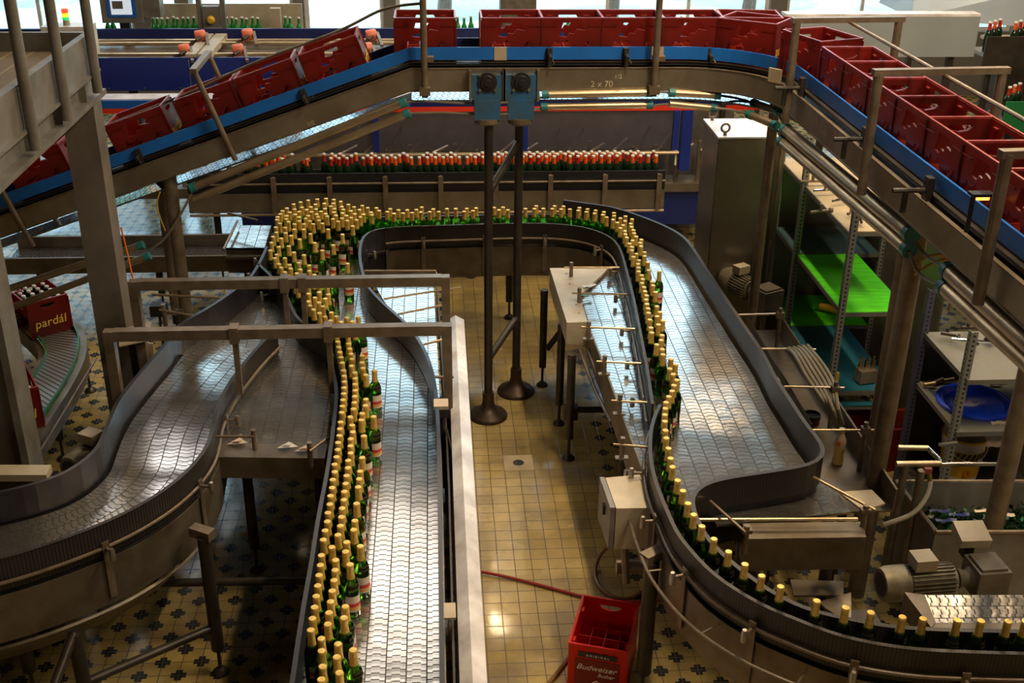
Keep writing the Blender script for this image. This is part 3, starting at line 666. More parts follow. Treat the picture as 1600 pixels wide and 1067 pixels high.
# crowd table: the chain area under the dense crowd joined to the crossing lane
ct = thing('accumulation_table', 'steel chain table under the dense crowd of bottles at the far left bend', 'conveyor', (-1.0, 8.6, 0))
outer = PT([(405.6,409),(413,396),(419,384),(424,370),(427,355),(430,340),(440,324),(460,314),(490,309),(520,311),(545,316),(572,318.5),(620,318.5),(700,317),(800,315.5),(880,315),(930,319),(954.6,323.6)])
side(ct, outer, 1, 'strip', plate=False, tube=False, step=9, zt=BZ+.06)
A = [Vector((p.x, p.y, BZ-.002)) for p in offs(outer, -.0)]
innr = [p for p in PT([(405.6,411.6),(430,436),(452,465),(470,480),(500,485),(540,470),(566,440),(562,410),(562,385),(570,366),(600,356),(680,352),(800,349),(880,350),(925,356),(950,366)])]
belt(ct, A, innr, z=BZ-.003, plan=True)
legs(ct, [(-1.3, 8.9), (-.6, 9.2), (.6, 9.1), (-.4, 8.6), (1.3, 9.1)])
mb = MB(); pf = [Vector((p.x, p.y, 0)) for p in PT([(570,366),(600,356),(680,351),(800,348),(870,349)])]
# --- near face of the crossing lane (ribbed strip, tube, plate)
cr = ct
inner = PT([(600,356),(625,353.5),(700,351),(811,348),(870,349),(912,354),(940.6,362.4),(960,373.7),(971.5,390.5),(980,418.6),(991,461),(999.6,503),(1008,545),(1015,584),(1022,631)])
inner2 = inner
side(cr, inner2, -1, 'ribbed', plate=True, tube=True, step=.5, plate_lo=.66, first=.25)

# --- right wide accumulation conveyor
rc = thing('wide_accumulation_conveyor', 'wide curved steel slat conveyor on the right, mostly empty', 'conveyor', (1.5, 6.5, 0))
far = PT([(880,313),(912,317.5),(954.6,323.6),(997,337),(1039,354),(1067,371),(1084,393),(1103.6,424),(1131.7,466.5),(1160,508.6),(1188,550),(1208,589),(1230,622),(1253,658),(1273,683),(1284,699.6),(1282,713.6),(1268,723),(1228,730.5),(1200,735),(1151,742),(1109,750),(1086,761.4),(1076,772.7),(1077,787),(1083,806),(1098,836),(1115,856),(1137,877),(1165,899),(1200,924),(1242,947),(1284,961),(1326.5,969),(1369,978),(1439,985),(1600,989),(1750,990)])
side(rc, far, 1, 'ribbed', plate=False, tube=False, step=30, th=.02)
near = PT([(1034.7,632),(1025,652),(1019,682.7),(1020.7,725),(1033,767),(1044.6,795),(1061,831.7),(1081,857),(1109,888),(1137,910),(1165,927),(1200,947),(1256,969),(1298,986),(1340.6,997.5),(1397,1007),(1453,1013),(1600,1018),(1750,1019)])
side(rc, near, -1, 'ribbed', plate=True, tube=True, step=.42, th=.016, plate_lo=.64, first=.5)
g2 = MB().tube([q + Vector((0, 0, BZ-.05)) for q in offs([Vector((p.x, p.y, 0)) for p in near], -.13)][6:], .008, 8)
for i, q in enumerate(offs([Vector((p.x, p.y, 0)) for p in near], -.13)[6:]):
    if i % 7 == 0: g2.tube([q+Vector((0, 0, BZ-.05)), q+Vector((0, 0, BZ-.05))+(offs([Vector((p.x, p.y, 0)) for p in near], -.04)[6+i]-q)], .005, 6)
obj('outrigger_tube', g2, 'frame', rc, True)
k = min(range(len(far)), key=lambda i: (far[i]-at(1284, 700, ZT)).length)
rowsA = inner[[i for i, p in enumerate(inner) if p.x > .9][0]:]
Ai = rowsA[:-1]; Bi = far[:k]
belt(rc, offs(Ai, .012) + [at(1052, 700, ZT), at(1078, 748, ZT)], offs(Bi, -.02), plan=True)
# single file chain
near_in = offs(near, .016); j0 = min(range(len(far)), key=lambda i: (far[i]-at(1076, 773, ZT)).length)
belt(rc, offs(near, .02)[2:], [at(1062, 655, ZT), at(1066, 700, ZT), at(1072, 745, ZT)] + offs(far[j0:], -.01), name='single_file_chain', z=BZ+.002)
obj('side_plate', MB().sweep([Vector((p.x, p.y, 0)) for p in far[4:k]], [(.02, .70), (.02, BZ-.01), (.026, BZ-.01), (.026, .70)][::-1]), 'plate', rc)
lr = at(1019, 876, .84); legs(rc, [lr[:2]], top=.84, r=.038); legs(rc, [(1.32, 3.9), (1.75, 7.3), (1.86, 5.3), (1.15, 6.2), (1.8, 3.62), (2.3, 3.5)], r=.036)
mb = MB(); mb.box(at(1019, 868, .86), (.11, .06, .05), .6); obj('leg_clamp', mb, 'frame', rc)

# --- narrow side belt left of the curved lane, with end box
gb = thing('narrow_side_conveyor', 'narrow steel slat conveyor between the curved lane and the floor aisle, with flat end cover', 'conveyor', (1.1, 6.2, 0))
gl = [at(893, 417, BZ), at(909.6, 469, BZ), at(923.7, 517, BZ), at(960, 612, BZ), at(1000, 720, BZ), at(1022, 781, BZ)]
gr = [at(965, 417, BZ), at(984, 469, BZ), at(997, 517, BZ), at(1014, 590, BZ), at(1024, 650, BZ), at(1031, 775, BZ)]
belt(gb, resample(gl, n=20), resample(gr, n=20), z=BZ-.004, plan=True)
eb = MB(); q = [at(859, 418.6, .95), at(885.7, 504, .95), at(918, 503, .95), at(891, 418.6, .95)]
eb.hexa([v+Vector((0, 0, -.16)) for v in q] + q); obj('end_cover', eb, 'beige', gb)
hs = MB()
for u in (.12, .32, .5, .7, .85):
    c = q[0].lerp(q[1], u).lerp(q[3].lerp(q[2], u), .72); hs.lathe([(.007, 0), (.007, .001)], c+Vector((0, 0, .0006)), 10)
obj('bolt_hole', hs, 'black', gb)
tp = MB(); qq = [at(891, 419, .945), at(905, 462, .945), at(940, 430, .945), at(952, 417, .945)]; tp.hexa([v+Vector((0, 0, -.02)) for v in qq]+qq); obj('transfer_plate', tp, 'beige', gb)
sp_ = MB(); sp_.sweep([Vector((p.x, p.y, 0)) for p in resample(gl, n=20)], [(-.012, .72), (-.002, .72), (-.002, BZ+.012), (-.012, BZ+.012)]); obj('side_plate', sp_, 'plate', gb)
for (x0, y0, x1, y1) in ((882, 418, 968, 418), (894, 458, 983, 460), (908, 511, 993, 514), (932, 565, 1003, 568), (955, 626, 1013, 629), (958, 694, 1016, 699)):
    r_ = MB(); r_.tube([at(x0, y0, BZ+.10), at(x1, y1, BZ+.10)], .007, 8)
    o = obj('cross_rod', r_, 'duct', gb, True)
    c = at(x0, y0, BZ+.10) + Vector((.05, 0, 0)); kb = MB(); kb.tube([c+Vector((0, 0, -.08)), c+Vector((0, 0, .04))], .014, 10); kb.box(c+Vector((0.0, 0, -.085)), (.07, .035, .01)); obj('clamp_post', kb, 'frame', o, True)
legs(gb, [at(847, 602, 0)[:2], at(873, 662, 0)[:2], at(888, 716, 0)[:2]], top=.80, r=.028)
obj('cross_brace', MB().tube([at(890, 640, .32), at(948, 640, .32)], .022, 10), 'dark', gb, True); obj('cross_brace', MB().tube([at(855, 545, .35), at(890, 500, .6)], .022, 10), 'dark', gb, True); obj('brace_clamp', MB().box(at(892, 644, .32), (.09, .07, .09)), 'dark', gb)
mb = MB(); mb.tube([at(918, 546, .80), at(955, 640, .70), at(985, 745, .70)], .012, 8); mb.tube([at(906, 548, .78), at(930, 610, .7), at(955, 660, .7)], .012, 8); obj('lower_guide_rod', mb, 'frame', gb, True)
# labels and paper scraps lying on the cover
for i, (a, b, c_, lb) in enumerate(((922, 449, 'white', 'crumpled white and red label scrap on the narrow side conveyor'), (915, 463, 'green_trim', 'small green label scrap at the edge of the narrow side conveyor'))):
    mb = MB(); c = at(a, b, .948); n0 = len(mb.v)
    for kx in range(5):
        for ky in range(3): mb.v.append(c+Vector((kx*.025-.05, ky*.02-.02+.01*kx, .006*math.sin(kx*2.1+ky)+.006)))
    for kx in range(4):
        for ky in range(2): mb.face((n0+kx*3+ky, n0+kx*3+3+ky, n0+kx*3+4+ky, n0+kx*3+1+ky))
    tag(obj('label_scrap', mb, c_, None, True), lb, 'paper scrap')

# --- left bypass conveyor
lc = thing('bypass_conveyor', 'empty curved steel slat conveyor sweeping down to the lower left corner', 'conveyor', (-1.5, 5.5, 0))
Lf = PT([(419,385),(413,400),(402,420),(388,438),(337,475),(281,508.6),(264,533.7),(239,562),(208,598),(185.5,629),(168.7,668.7),(157,697),(135,719),(98,742),(56,756),(0,770),(-80,783),(-160,790)])
Ln = PT([(517,556),(490,520),(470,504),(450,503),(428,514),(400,542),(388,556),(365.5,584),(348.6,610),(334.5,640.6),(326,682.7),(315,705),(292,733),(253,765),(197,798),(140.5,823),(70,848.5),(0,869.6),(-80,888),(-160,900)])
side(lc, Lf, -1, 'strip', plate=False, tube=False, step=30, th=.018)
iB = min(range(len(Ln)), key=lambda i: (Ln[i]-at(428, 514, ZT)).length)
side(lc, Ln[iB:], 1, 'ribbed', plate=True, tube=True, step=.62, th=.018, plate_lo=.66, first=.95)
pan = [Vector((p.x, p.y, 0)) for p in Ln[iB+10:]]
obj('drip_pan', MB().sweep(pan, [(-.16, .44), (-.15, .43), (.0, .60), (-.01, .61)][::-1]), 'plate', lc)
Lb = [p for p in Ln[iB:]]
la = offs(Lf, .022); ks = next(i for i, p in enumerate(la) if p.y < 7.35)
belt_cast(lc, Lb, Lf, -1); belt(lc, P([(411, 414), (395, 432), (345, 470), (290, 508), (266, 532), (246, 556)], BZ), P([(413, 416), (436, 448), (464, 496), (450, 508), (424, 522), (404, 545)], BZ), z=BZ-.004, plan=True)
lf = [at(318, 836, .86), at(120, 1067, 0), at(8, 872, .84)]
legs(lc, [lf[0][:2], lf[2][:2]], top=.85, r=.034); legs(lc, [(-1.72, 4.35), (-1.55, 6.3), (-1.9, 5.2)], top=.60, r=.034)
for a_, b_ in (((lf[0].x, lf[0].y, .30), (-1.72, 4.35, .30)), ((-1.72, 4.35, .6), (-1.95, 3.6, .05)), ((lf[0].x-.35, 5.0, .38), (-.62, 4.98, .38))): obj('cross_brace', MB().tube([a_, b_], .022, 10), 'dark', lc, True)
mb = MB(); mb.box(at(316, 832, .86), (.12, .055, .05), -.5); obj('leg_clamp', mb, 'frame', lc)
mb = MB(); c = at(93, 898, .80)+Vector((.0, -.045, 0)); mb.v += [c+Vector((0, 0, 0)), c+Vector((.05, -.01, .01)), c+Vector((.055, 0, .03)), c+Vector((.0, .0, .018))]; mb.face((0, 1, 2, 3)); mb.v += [c+Vector((.02, -.02, .01)), c+Vector((.05, -.03, .02)), c+Vector((.055, 0, .03)), c]; mb.face((4, 5, 6, 7))
tag(obj('label_scrap', mb, 'white'), 'small white scrap stuck on the side plate of the lower left conveyor', 'paper scrap')

# --- short dead-end belt between the bypass and the main conveyor
sc_ = thing('short_middle_conveyor', 'short dead-end slat belt between the left bypass and the central conveyor', 'conveyor', (-.9, 5.7, 0))
la = [at(452, 516, BZ), at(418, 535, BZ), at(395, 565, BZ), at(372, 600, BZ), at(352, 640, BZ), at(340, 697, BZ)]
ra = [at(470, 516, BZ), at(497, 530, BZ), at(508, 560, BZ), at(513, 600, BZ), at(516, 640, BZ), at(508, 697, BZ)]
belt(sc_, resample(la, n=24), resample(ra, n=24), z=BZ-.002, plan=True)
q = [at(331, 714, BZ+.01), at(507, 716, BZ+.01), at(512, 693, BZ+.01), at(336, 693, BZ+.01)]
obj('end_plate', MB().hexa([v+Vector((0, 0, -.13)) for v in q]+q), 'plate', sc_)
for (x0, y0, x1, y1) in ((335, 682, 397, 682), (484, 705, 515, 682)):
    mb = MB(); mb.tube([at(x0, y0, BZ+.1), at(x1, y1, BZ+.1)], .007, 8); o = obj('guide_rod', mb, 'frame', sc_, True)
for (a, b) in ((397, 684), (484, 704)):
    c = at(a, b, BZ+.08); mb = MB(); mb.tube([c+Vector((0, 0, -.1)), c+Vector((0, 0, .05))], .014, 10); obj('clamp_post', mb, 'frame', sc_, True)
legs(sc_, [(-1.1, 5.6), (-.7, 5.6)], r=.03, top=.78)
for i, (a, b, c_) in enumerate(((370, 692, 'paper'), (448, 698, 'white'), (475, 703, 'paper'))):
    mb = MB(); c = at(a, b, BZ+.02); mb.v += [c+Vector((-.05, -.01, 0)), c+Vector((.0, -.03, .012)), c+Vector((.06, 0, .0)), c+Vector((.01, .03, .015))]; mb.face((0, 1, 2, 3)); mb.v += [c+Vector((-.03, .0, .012)), c+Vector((.02, -.02, .022)), c+Vector((.03, .02, .014))]; mb.face((4, 5, 6))
    tag(obj('label_scrap', mb, c_), 'torn label scrap on the end plate of the short middle belt, %s from the left' % ORD[i], 'paper scrap')

# --- side belt right of the main conveyor behind the portals
dc = thing('side_infeed_conveyor', 'pale slat belt to the right of the central conveyor behind the portal posts', 'conveyor', (0, 6.8, 0))
la = [at(580, 432, BZ), at(600, 470, BZ), at(640, 515, BZ), at(665, 555, BZ), at(680, 620, BZ)]
ra = [at(677, 432, BZ), at(679, 470, BZ), at(681, 515, BZ), at(684, 555, BZ), at(687, 620, BZ)]
belt(dc, resample(la, n=16), resample(ra, n=16), z=BZ-.006, plan=True)
mb = MB(); a, b = at(570, 429, BZ+.03), at(681, 429, BZ+.03); mb.bar(a, b, .03, .05); obj('end_bar', mb, 'plate', dc)
mb = MB(); mb.tube([a+Vector((0, 0, .03)), b+Vector((0, 0, .03)), b+Vector((.02, -.05, -.02))], .007, 8)
for k in range(6): mb.tube([a.lerp(b, (k+.5)/6)+Vector((0, -.02, .0)), a.lerp(b, (k+.5)/6)+Vector((0, -.06, -.01))], .010, 8)
obj('roller_strip', mb, 'duct', dc, True)
mb = MB(); mb.sweep([Vector((p.x+.02, p.y, 0)) for p in resample([at(677, 432, BZ), at(688, 620, BZ), at(694, 760, BZ), at(700, 1060, BZ), at(702, 1150, BZ)], n=30)], [(0, .62), (.01, .62), (.01, BZ+.01), (0, BZ+.01)]); obj('side_plate', mb, 'dark', dc)
for (x0, y0, x1, y1) in ((600, 467, 719, 449), (622, 491, 690, 477), (655, 540, 690, 531), (674, 589, 709, 589)):
    obj('cross_rod', MB().tube([at(x0, y0, BZ+.1), at(x1, y1, BZ+.1)], .008, 8), 'duct', dc, True)
legs(dc, [(-.1, 7.3), (.02, 6.2)], top=.8, r=.03)

# --- portals over the conveyors
def portal(lb, xl, xr, y, z, legsL, drops, ybr):
    p = thing('portal_frame', lb, 'frame', (xl, y, 0))
    obj('cross_beam', MB().bx(xl, xr, y-.03, y+.03, z-.06, z), 'frame', p)
    mb = MB(); mb.bx(xl-.055, xl, y-.03, y+.03, .0, z-.003); obj('post', mb, 'frame', p)
    mb = MB(); mb.bx(xr, xr+.05, y-.03, y+.03, .0, z-.003); obj('post', mb, 'frame', p)
    for x, zb in drops:
        mb = MB(); mb.bx(x-.025, x+.025, y-.04, y+.04, z-.085, z+.012); mb.bx(x-.015, x+.015, y-.015, y+.015, zb, z-.085); obj('hanger', mb, 'frame', p)
    return p
b1 = at(440, 440, 1.42)
portal('far portal frame of square tube spanning the conveyors, with two hangers', at(217, 440, 1.4).x, at(690, 438, 1.4).x, 6.64, 1.42, 0, [(at(444, 440, 1.4).x, 1.03), (at(472, 440, 1.4).x, 1.03)], 0)
portal('near portal frame of square tube spanning the conveyors, with two hangers', at(178, 520, 1.4).x, at(692, 516, 1.4).x, 5.92, 1.42, 0, [(at(363, 525, 1.4).x, 1.0), (at(512, 520, 1.4).x, 1.0)], 0)
# small mechanisms on the near portal's right post and rail
mb = MB(); c = at(692, 640, 1.05); mb.box(c, (.07, .10, .05)); mb.tube([c, c+Vector((0.0, 0, -.25))], .02, 8); mb.tube([c+Vector((.02, -.05, -.1)), c+Vector((.05, -.15, -.2)), c+Vector((.0, -.2, -.25))], .006, 6)
sv = thing('valve_assembly', 'small dirty pneumatic valve assembly on the right post of the near portal', 'valve', tuple(c)); obj('valve_body', mb, 'dark', sv, True)
obj('valve_cover', MB().box(c+Vector((-.01, 0, .035)), (.08, .09, .02)), 'paper', sv)
sw = at(703, 955, .98); sb = thing('sensor_bracket', 'small beige bracket plate beside the guard at the lower centre', 'bracket', tuple(sw)); mb = MB(); mb.box(sw, (.05, .10, .012)); mb.box(sw+Vector((-.0, 0, -.06)), (.012, .08, .12)); obj('bracket_plate', mb, 'beige', sb)

# --- peaked steel floor guard along the aisle
gd = thing('splash_guard', 'long pale peaked steel guard running along the left edge of the aisle', 'guard', (.1, 4.5, 0))
for y0, y1, z, dx in ((2.6, 4.84, .912, .0), (4.835, 7.14, .90, .0)):
    mb = MB(); ypts = [Vector((0, y0, 0)), Vector((0, y1, 0))]
    prof = [(-.163, 0.12), (-.163, z-.012), (-.104-dx, z+.022), (-.052, z-.012), (-.052, .12), (-.056, .12), (-.056, z-.015), (-.104, z+.016), (-.159, z-.016), (-.159, .12)]
    mb.sweep(ypts, prof); obj('guard_panel', mb, 'white_steel', gd)
mb = MB()
for y in (3.2, 4.6, 6.0, 7.0): mb.bx(.085, .125, y-.02, y+.02, 0, .14)
obj('guard_stand', mb, 'dark', gd)

# ------------------------------------------------------------------ stand the gold-capped bottles on the belts, clear of the walls
WALLS = {'main': [(wl, 1)], 'mass': [(wl, 1), (outer, -1), (wr[4:], -1)], 'far': [(inner, 1)], 'curve': [(inner, 1), (near, 1)], 'single': [(near, 1), (far[j0:], -1)], 'lone': []}
WSEG = {}
def push(p):
    for wi, (path, sg) in enumerate(WALLS[p[2]]):
        best = None
        for i in range(len(path)-1):
            a, b = path[i], path[i+1]; dx, dy = b.x-a.x, b.y-a.y; L2 = dx*dx+dy*dy
            if L2 < 1e-9: continue
            u = ((p[0]-a.x)*dx+(p[1]-a.y)*dy)/L2
            if u < 0 or u > 1: continue
            l_ = math.sqrt(L2); nx, ny = -dy/l_*sg, dx/l_*sg; d = (p[0]-a.x)*nx+(p[1]-a.y)*ny
            if best is None or abs(d) < abs(best[0]): best = (d, nx, ny)
        if best and abs(best[0]) < .12 and best[0] < .0385:
            p[0] += best[1]*(.0386-best[0]); p[1] += best[2]*(.0386-best[0])
for it in range(60):
    mv = 0
    for i in range(len(pts)):
        for j in range(i+1, len(pts)):
            dx = pts[j][0]-pts[i][0]; dy = pts[j][1]-pts[i][1]
            if abs(dx) < .0695 and abs(dy) < .0695:
                d = math.hypot(dx, dy)
                if d < .0695:
                    if d < 1e-4: dx, dy, d = .001, .0005, .0011
                    k = (.0697-d)/2/d*.9; pts[i][0] -= dx*k; pts[i][1] -= dy*k; pts[j][0] += dx*k; pts[j][1] += dy*k; mv += 1
    if it % 3 == 0 or it > 50:
        for p in pts: push(p)
bot = proto('gold_foil_bottle', 'green_glass', 'foil', '', 'bottle')
def zone(p):
    g = p[2]
    if g == 'mass':
        return 'green gold-capped bottle in the %s part of the crowd at the far left bend' % ('far' if p[1] > 8.55 else 'middle' if p[1] > 7.6 else 'near')
    if g == 'far':
        return 'green gold-capped bottle crossing behind the floor pipes, %s the pipes' % ('left of' if p[0] < .15 else 'at or right of')
    if g == 'curve':
        return 'gold-capped bottle in the double file on the wide right belt, %s' % ('round the far bend' if p[1] > 7.9 else 'beside the narrow belt' if p[1] > 6.2 else 'past the straight wall end')
    if g == 'main':
        d = min((q-Vector((p[0], p[1], q.z))).length for q in wl); ln_ = 'lane at the left wall' if d < .07 else 'second lane from the left wall' if d < .13 else 'loose right fringe'
        return 'gold-capped bottle on the central belt, %s, %s' % (ln_, 'far half' if p[1] > 5.2 else 'near half')
def single_label(p): return 'gold-capped bottle, %s from the far end of the near right single file' % ordn(p[3])
pts.sort(key=lambda p: (p[2] != 'lone', p[0]**2+p[1]**2))
first = True; rest = pts[300:]
for p in pts[:300]:
    rz = random.uniform(-PI, PI) if p[2] != 'lone' else random.uniform(.2, .8)
    if p[2] == 'lone': lb, gr = p[4], None
    elif p[2] == 'single': lb, gr = single_label(p), None
    else: lb = zone(p); gr = lb
    if first: bot.location = (p[0], p[1], BZ+.0005); bot.rotation_euler = (0, 0, rz); bot['label'] = lb; first = False
    else: dup(bot, (p[0], p[1], BZ+.0005), (0, 0, rz), lb, gr)
mb = MB(); prf = [(.0, .0), (.034, .004), (.034, .150), (.028, .173), (.0165, .198), (.0145, .215), (.0, .216)]; ff = [(.0192, .186), (.0172, .200), (.0152, .245), (.0162, .250), (.0162, .259), (.0, .2632)]
for p in rest:
    mb.cur = 0; mb.lathe(prf, (p[0], p[1], BZ+.0005), 14, cap=False); mb.cur = 1; mb.lathe(ff, (p[0], p[1], BZ+.0005), 12, cap=False)
tag(obj('gold_foil_bottles', mb, ['green_glass', 'foil'], None, True), 'farthest gold-capped bottles at the back of the crowd and along the crossing lane', 'bottles', kind='stuff')

# ------------------------------------------------------------------ overhead crate conveyor
SL = .352; ZB = 2.545; XB = -.16; YC = 7.65; XC = 2.37; R = .8
def cpath(o=0.0, x0=-3.6, y1=2.2, n=14):   # o: offset towards the near/left side
    p = []
    for i in range(12): x = x0+(XB-x0)*i/12; p.append(Vector((x, YC-o, ZB+SL*(x-XB))))
    for i in range(8): x = XB+(XC-R-XB)*i/8; p.append(Vector((x, YC-o, ZB)))
    for i in range(n+1): a = PI/2-PI/2*i/n; p.append(Vector((XC-R+(R-o)*math.cos(a), YC-R+(R-o)*math.sin(a), ZB)))
    for i in range(1, 16): p.append(Vector((XC-o, YC-R+(y1-(YC-R))*i/15, ZB)))
    return p
oc = thing('crate_conveyor', 'overhead crate conveyor with blue guide strip, rising from the left and bending towards the right', 'conveyor', (.34, 7.5, 0))
cp = cpath()
def rp(a, b, z0, z1): return [(-a, z0), (-b, z0), (-b, z1), (-a, z1)]   # to the near side (right of travel)
obj('belt', MB().ribbon(offs(cp, .14, 0), offs(cp, -.14, 0), .03), 'darkbelt', oc)
br_ = cpath(.17)
obj('guide_strip', MB().sweep(cp, rp(.168, .180, .028, .108)), 'blue_rail', oc)
obj('guide_strip', MB().sweep(cp, [(.168, .028), (.168, .10), (.18, .10), (.18, .028)][::1]), 'navy', oc)
obj('wear_strip', MB().sweep(cp, rp(.15, .20, -.005, .006)), 'black', oc)
obj('wear_strip', MB().sweep(cp, rp(.17, .205, .012, .018)), 'dark', oc)
obj('side_plate', MB().sweep(cp, rp(.226, .231, -.155, -.02)), 'plate_light', oc)
obj('side_plate', MB().sweep(cp, [(.212, -.155), (.212, -.012), (.217, -.012), (.217, -.155)][::1]), 'plate', oc)
fl = MB(); fl.sweep(cp, rp(.215, .237, -.02, -.014)); fl.sweep(cp, rp(.205, .236, -.162, -.155)); obj('plate_flange', fl, 'frame', oc)
lo = [p for p in cp]; obj('gap_shade_sheet', MB().ribbon(offs(cp, .21, -.13), offs(cp, -.222, -.13), .01, 3), 'black', oc); obj('return_chain', MB().ribbon(offs(lo, .10, -.245), offs(lo, -.12, -.245), .012, 3), 'chain_wet', oc)  # black sheet added under the belt so the gap stays dark
mb = MB()
for i, x in enumerate((745-0, )): pass
# joint covers along the strip
for a, b in ((783, 86), (1028, 84), (1211, 118), (30, 336)):
    c = at(a, b, ZB+.07) if a > 1100 else aty(a, b, YC-.18)
    if a > 1100: mb = MB().box(at(a, b, ZB+.07)+Vector((.0, -.0, 0)), (.09, .012, .082), -.9)
    elif a < 100: mb = MB().box((c.x, YC-.184, c.z-.0), (.12, .012, .08), 0, 0, -math.atan(SL))
    else: mb = MB().bx(c.x-.045, c.x+.035, YC-.186, YC-.178, ZB+.026, ZB+.109)
    obj('joint_plate', mb, 'beige', oc)
# clamp brackets holding the blue strip
def brk(x, z, tilt=0):
    mb = MB(); y = YC-.19
    R_ = Matrix.Rotation(-tilt, 3, 'Y')
    def g(v): return Vector((x, y, z)) + R_ @ Vector(v)
    mb.bar(g((0, -.02, .06)), g((.0, -.03, -.12)), .028, .014, up=(0, 1, 0)); mb.bar(g((0, 0, .06)), g((0, .0, -.01)), .035, .03, up=(0, 1, 0))
    mb.tube([g((0, -.01, .025)), g((.0, -.09, .01))], .011, 8); mb.tube([g((0, -.06, .02)), g((.02, -.11, -.02))], .007, 8)
    obj('strip_bracket', mb, 'dark', oc)
for a in (858, 977, 1107): c = aty(a, 100, YC-.19); brk(c.x, ZB+.045)
for a, b in ((478, 160), (222, 262)): c = aty(a, b, YC-.19); brk(c.x, ZB+SL*(c.x-XB)+.03, math.atan(SL))
for a, b in ((1268, 160), (1395, 240), (1505, 320)):
    c = at(a-12, b-20, ZB+.02); c = Vector((XC-.215, c.y, ZB+.03)); mb = MB(); mb.box(c, (.03, .05, .12)); mb.tube([c+Vector((.02, 0, .0)), c+Vector((-.16, 0, 0.0))], .012, 8); mb.tube([c+Vector((-.10, -.0, 0)), c+Vector((-.10, .0, -.1))], .014, 8); obj('strip_bracket', mb, 'dark', oc)
# twin conduits with teal end caps
def duct(a, b, r=.024, capA=True, capB=True):
    d = obj('conduit', MB().tube([a, b], r, 14), 'duct', oc, True)
    t_ = (Vector(b)-Vector(a)).normalized()
    for on, p, s_ in ((capA, Vector(a), 1), (capB, Vector(b), -1)):
        if on: obj('end_cap', MB().tube([p-t_*s_*.012, p+t_*s_*.03], r+.004, 14), 'teal', d, True)
YD = YC-.25
duct(aty(850, 148, YD), aty(1017, 145, YD)); duct(aty(848, 167, YD), aty(1017, 164, YD))
duct(aty(1048, 145, YD), aty(1123, 149, YD)); duct(aty(1046, 162, YD), aty(1117, 169, YD), capA=False)
duct(at(1178, 161, 2.30), at(1216, 174, 2.30)); duct(at(1171, 179, 2.28), at(1212, 196, 2.28))
duct(at(1228, 203, 2.27), at(1424, 366, 2.27), .038); duct(at(1222, 221, 2.20), at(1420, 391, 2.19), .034)
duct(at(1481, 423, 2.27), at(1640, 566, 2.27), .038); duct(at(1474, 448, 2.20), at(1640, 600, 2.19), .034)
duct(aty(300, 293, YD), aty(632, 160, YD), .029); duct(aty(303, 312, YD), aty(638, 177, YD), .027, capA=False)
duct(aty(-60, 475, YD), aty(222, 383, YD), .024); duct(aty(-60, 510, YD), aty(232, 400, YD), .024)
for pts_ in ([aty(636, 160, YD), aty(665, 158, YD), aty(700, 160, YD), aty(740, 162, YD), aty(790, 160, YD-.05), aty(850, 152, YD)], [aty(640, 177, YD), aty(690, 176, YD), aty(740, 178, YD), aty(795, 178, YD-.05), aty(848, 169, YD)], [aty(1017, 145, YD), aty(1032, 143, YD), aty(1048, 145, YD)], [aty(1017, 166, YD), aty(1032, 163, YD), aty(1048, 163, YD)],
              [at(1123, 149, 2.33), at(1150, 153, 2.31), at(1178, 161, 2.30)], [at(1117, 169, 2.3), at(1145, 172, 2.29), at(1171, 179, 2.28)], [at(1216, 176, 2.29), at(1222, 190, 2.27), at(1230, 206, 2.27)], [at(1212, 198, 2.26), at(1218, 210, 2.22), at(1226, 226, 2.20)],
              [at(1424, 368, 2.26), at(1440, 392, 2.2), at(1462, 410, 2.22), at(1481, 423, 2.27)], [at(1420, 393, 2.19), at(1434, 425, 2.1), at(1455, 440, 2.15), at(1474, 448, 2.20)], [aty(235, 390, YD), aty(258, 372, YD), aty(285, 330, YD), aty(300, 300, YD)]):
    obj('cable', MB().tube(smooth(pts_, .03), .008, 6), 'cable_g', oc, True)
# drive gearboxes
for px_ in (762, 815):
    a = aty(px_, 127, 7.33); g = MB(); x = a.x
    g.bx(x-.10, x+.10, 7.36, 7.46, 2.34, 2.50); g.bx(x-.085, x+.085, 7.345, 7.44, 2.21, 2.34); o = obj('gearbox', g, 'gear_blue', oc)
    obj('bearing_flange', MB().lathe([(.062, 0), (.062, .012), (.046, .013), (.042, .026), (.022, .027), (.020, .04), (0, .04)], (x, 7.36, 2.455), 20, axis=(0, -1, 0)), 'black', o, False)
    for k in range(4): ang = PI/4+k*PI/2; bo = MB(); bo.lathe([(.010, 0), (.010, .012), (0, .012)], (x+.07*math.cos(ang), 7.355, 2.455+.07*math.sin(ang)), 8, axis=(0, -1, 0)); obj('flange_bolt', bo, 'steel', o)
    obj('mounting_frame', MB().bx(x-.118, x-.102, 7.35, 7.40, 2.33, 2.53).bx(x+.102, x+.118, 7.35, 7.40, 2.33, 2.53).bx(x-.118, x+.118, 7.40, 7.405, 2.50, 2.53), 'steel', oc)
    obj('lower_housing', MB().lathe([(.05, 0), (.085, .02), (.085, .05), (0, .05)], (x, 7.40, 2.165), 16), 'frame', o, True)
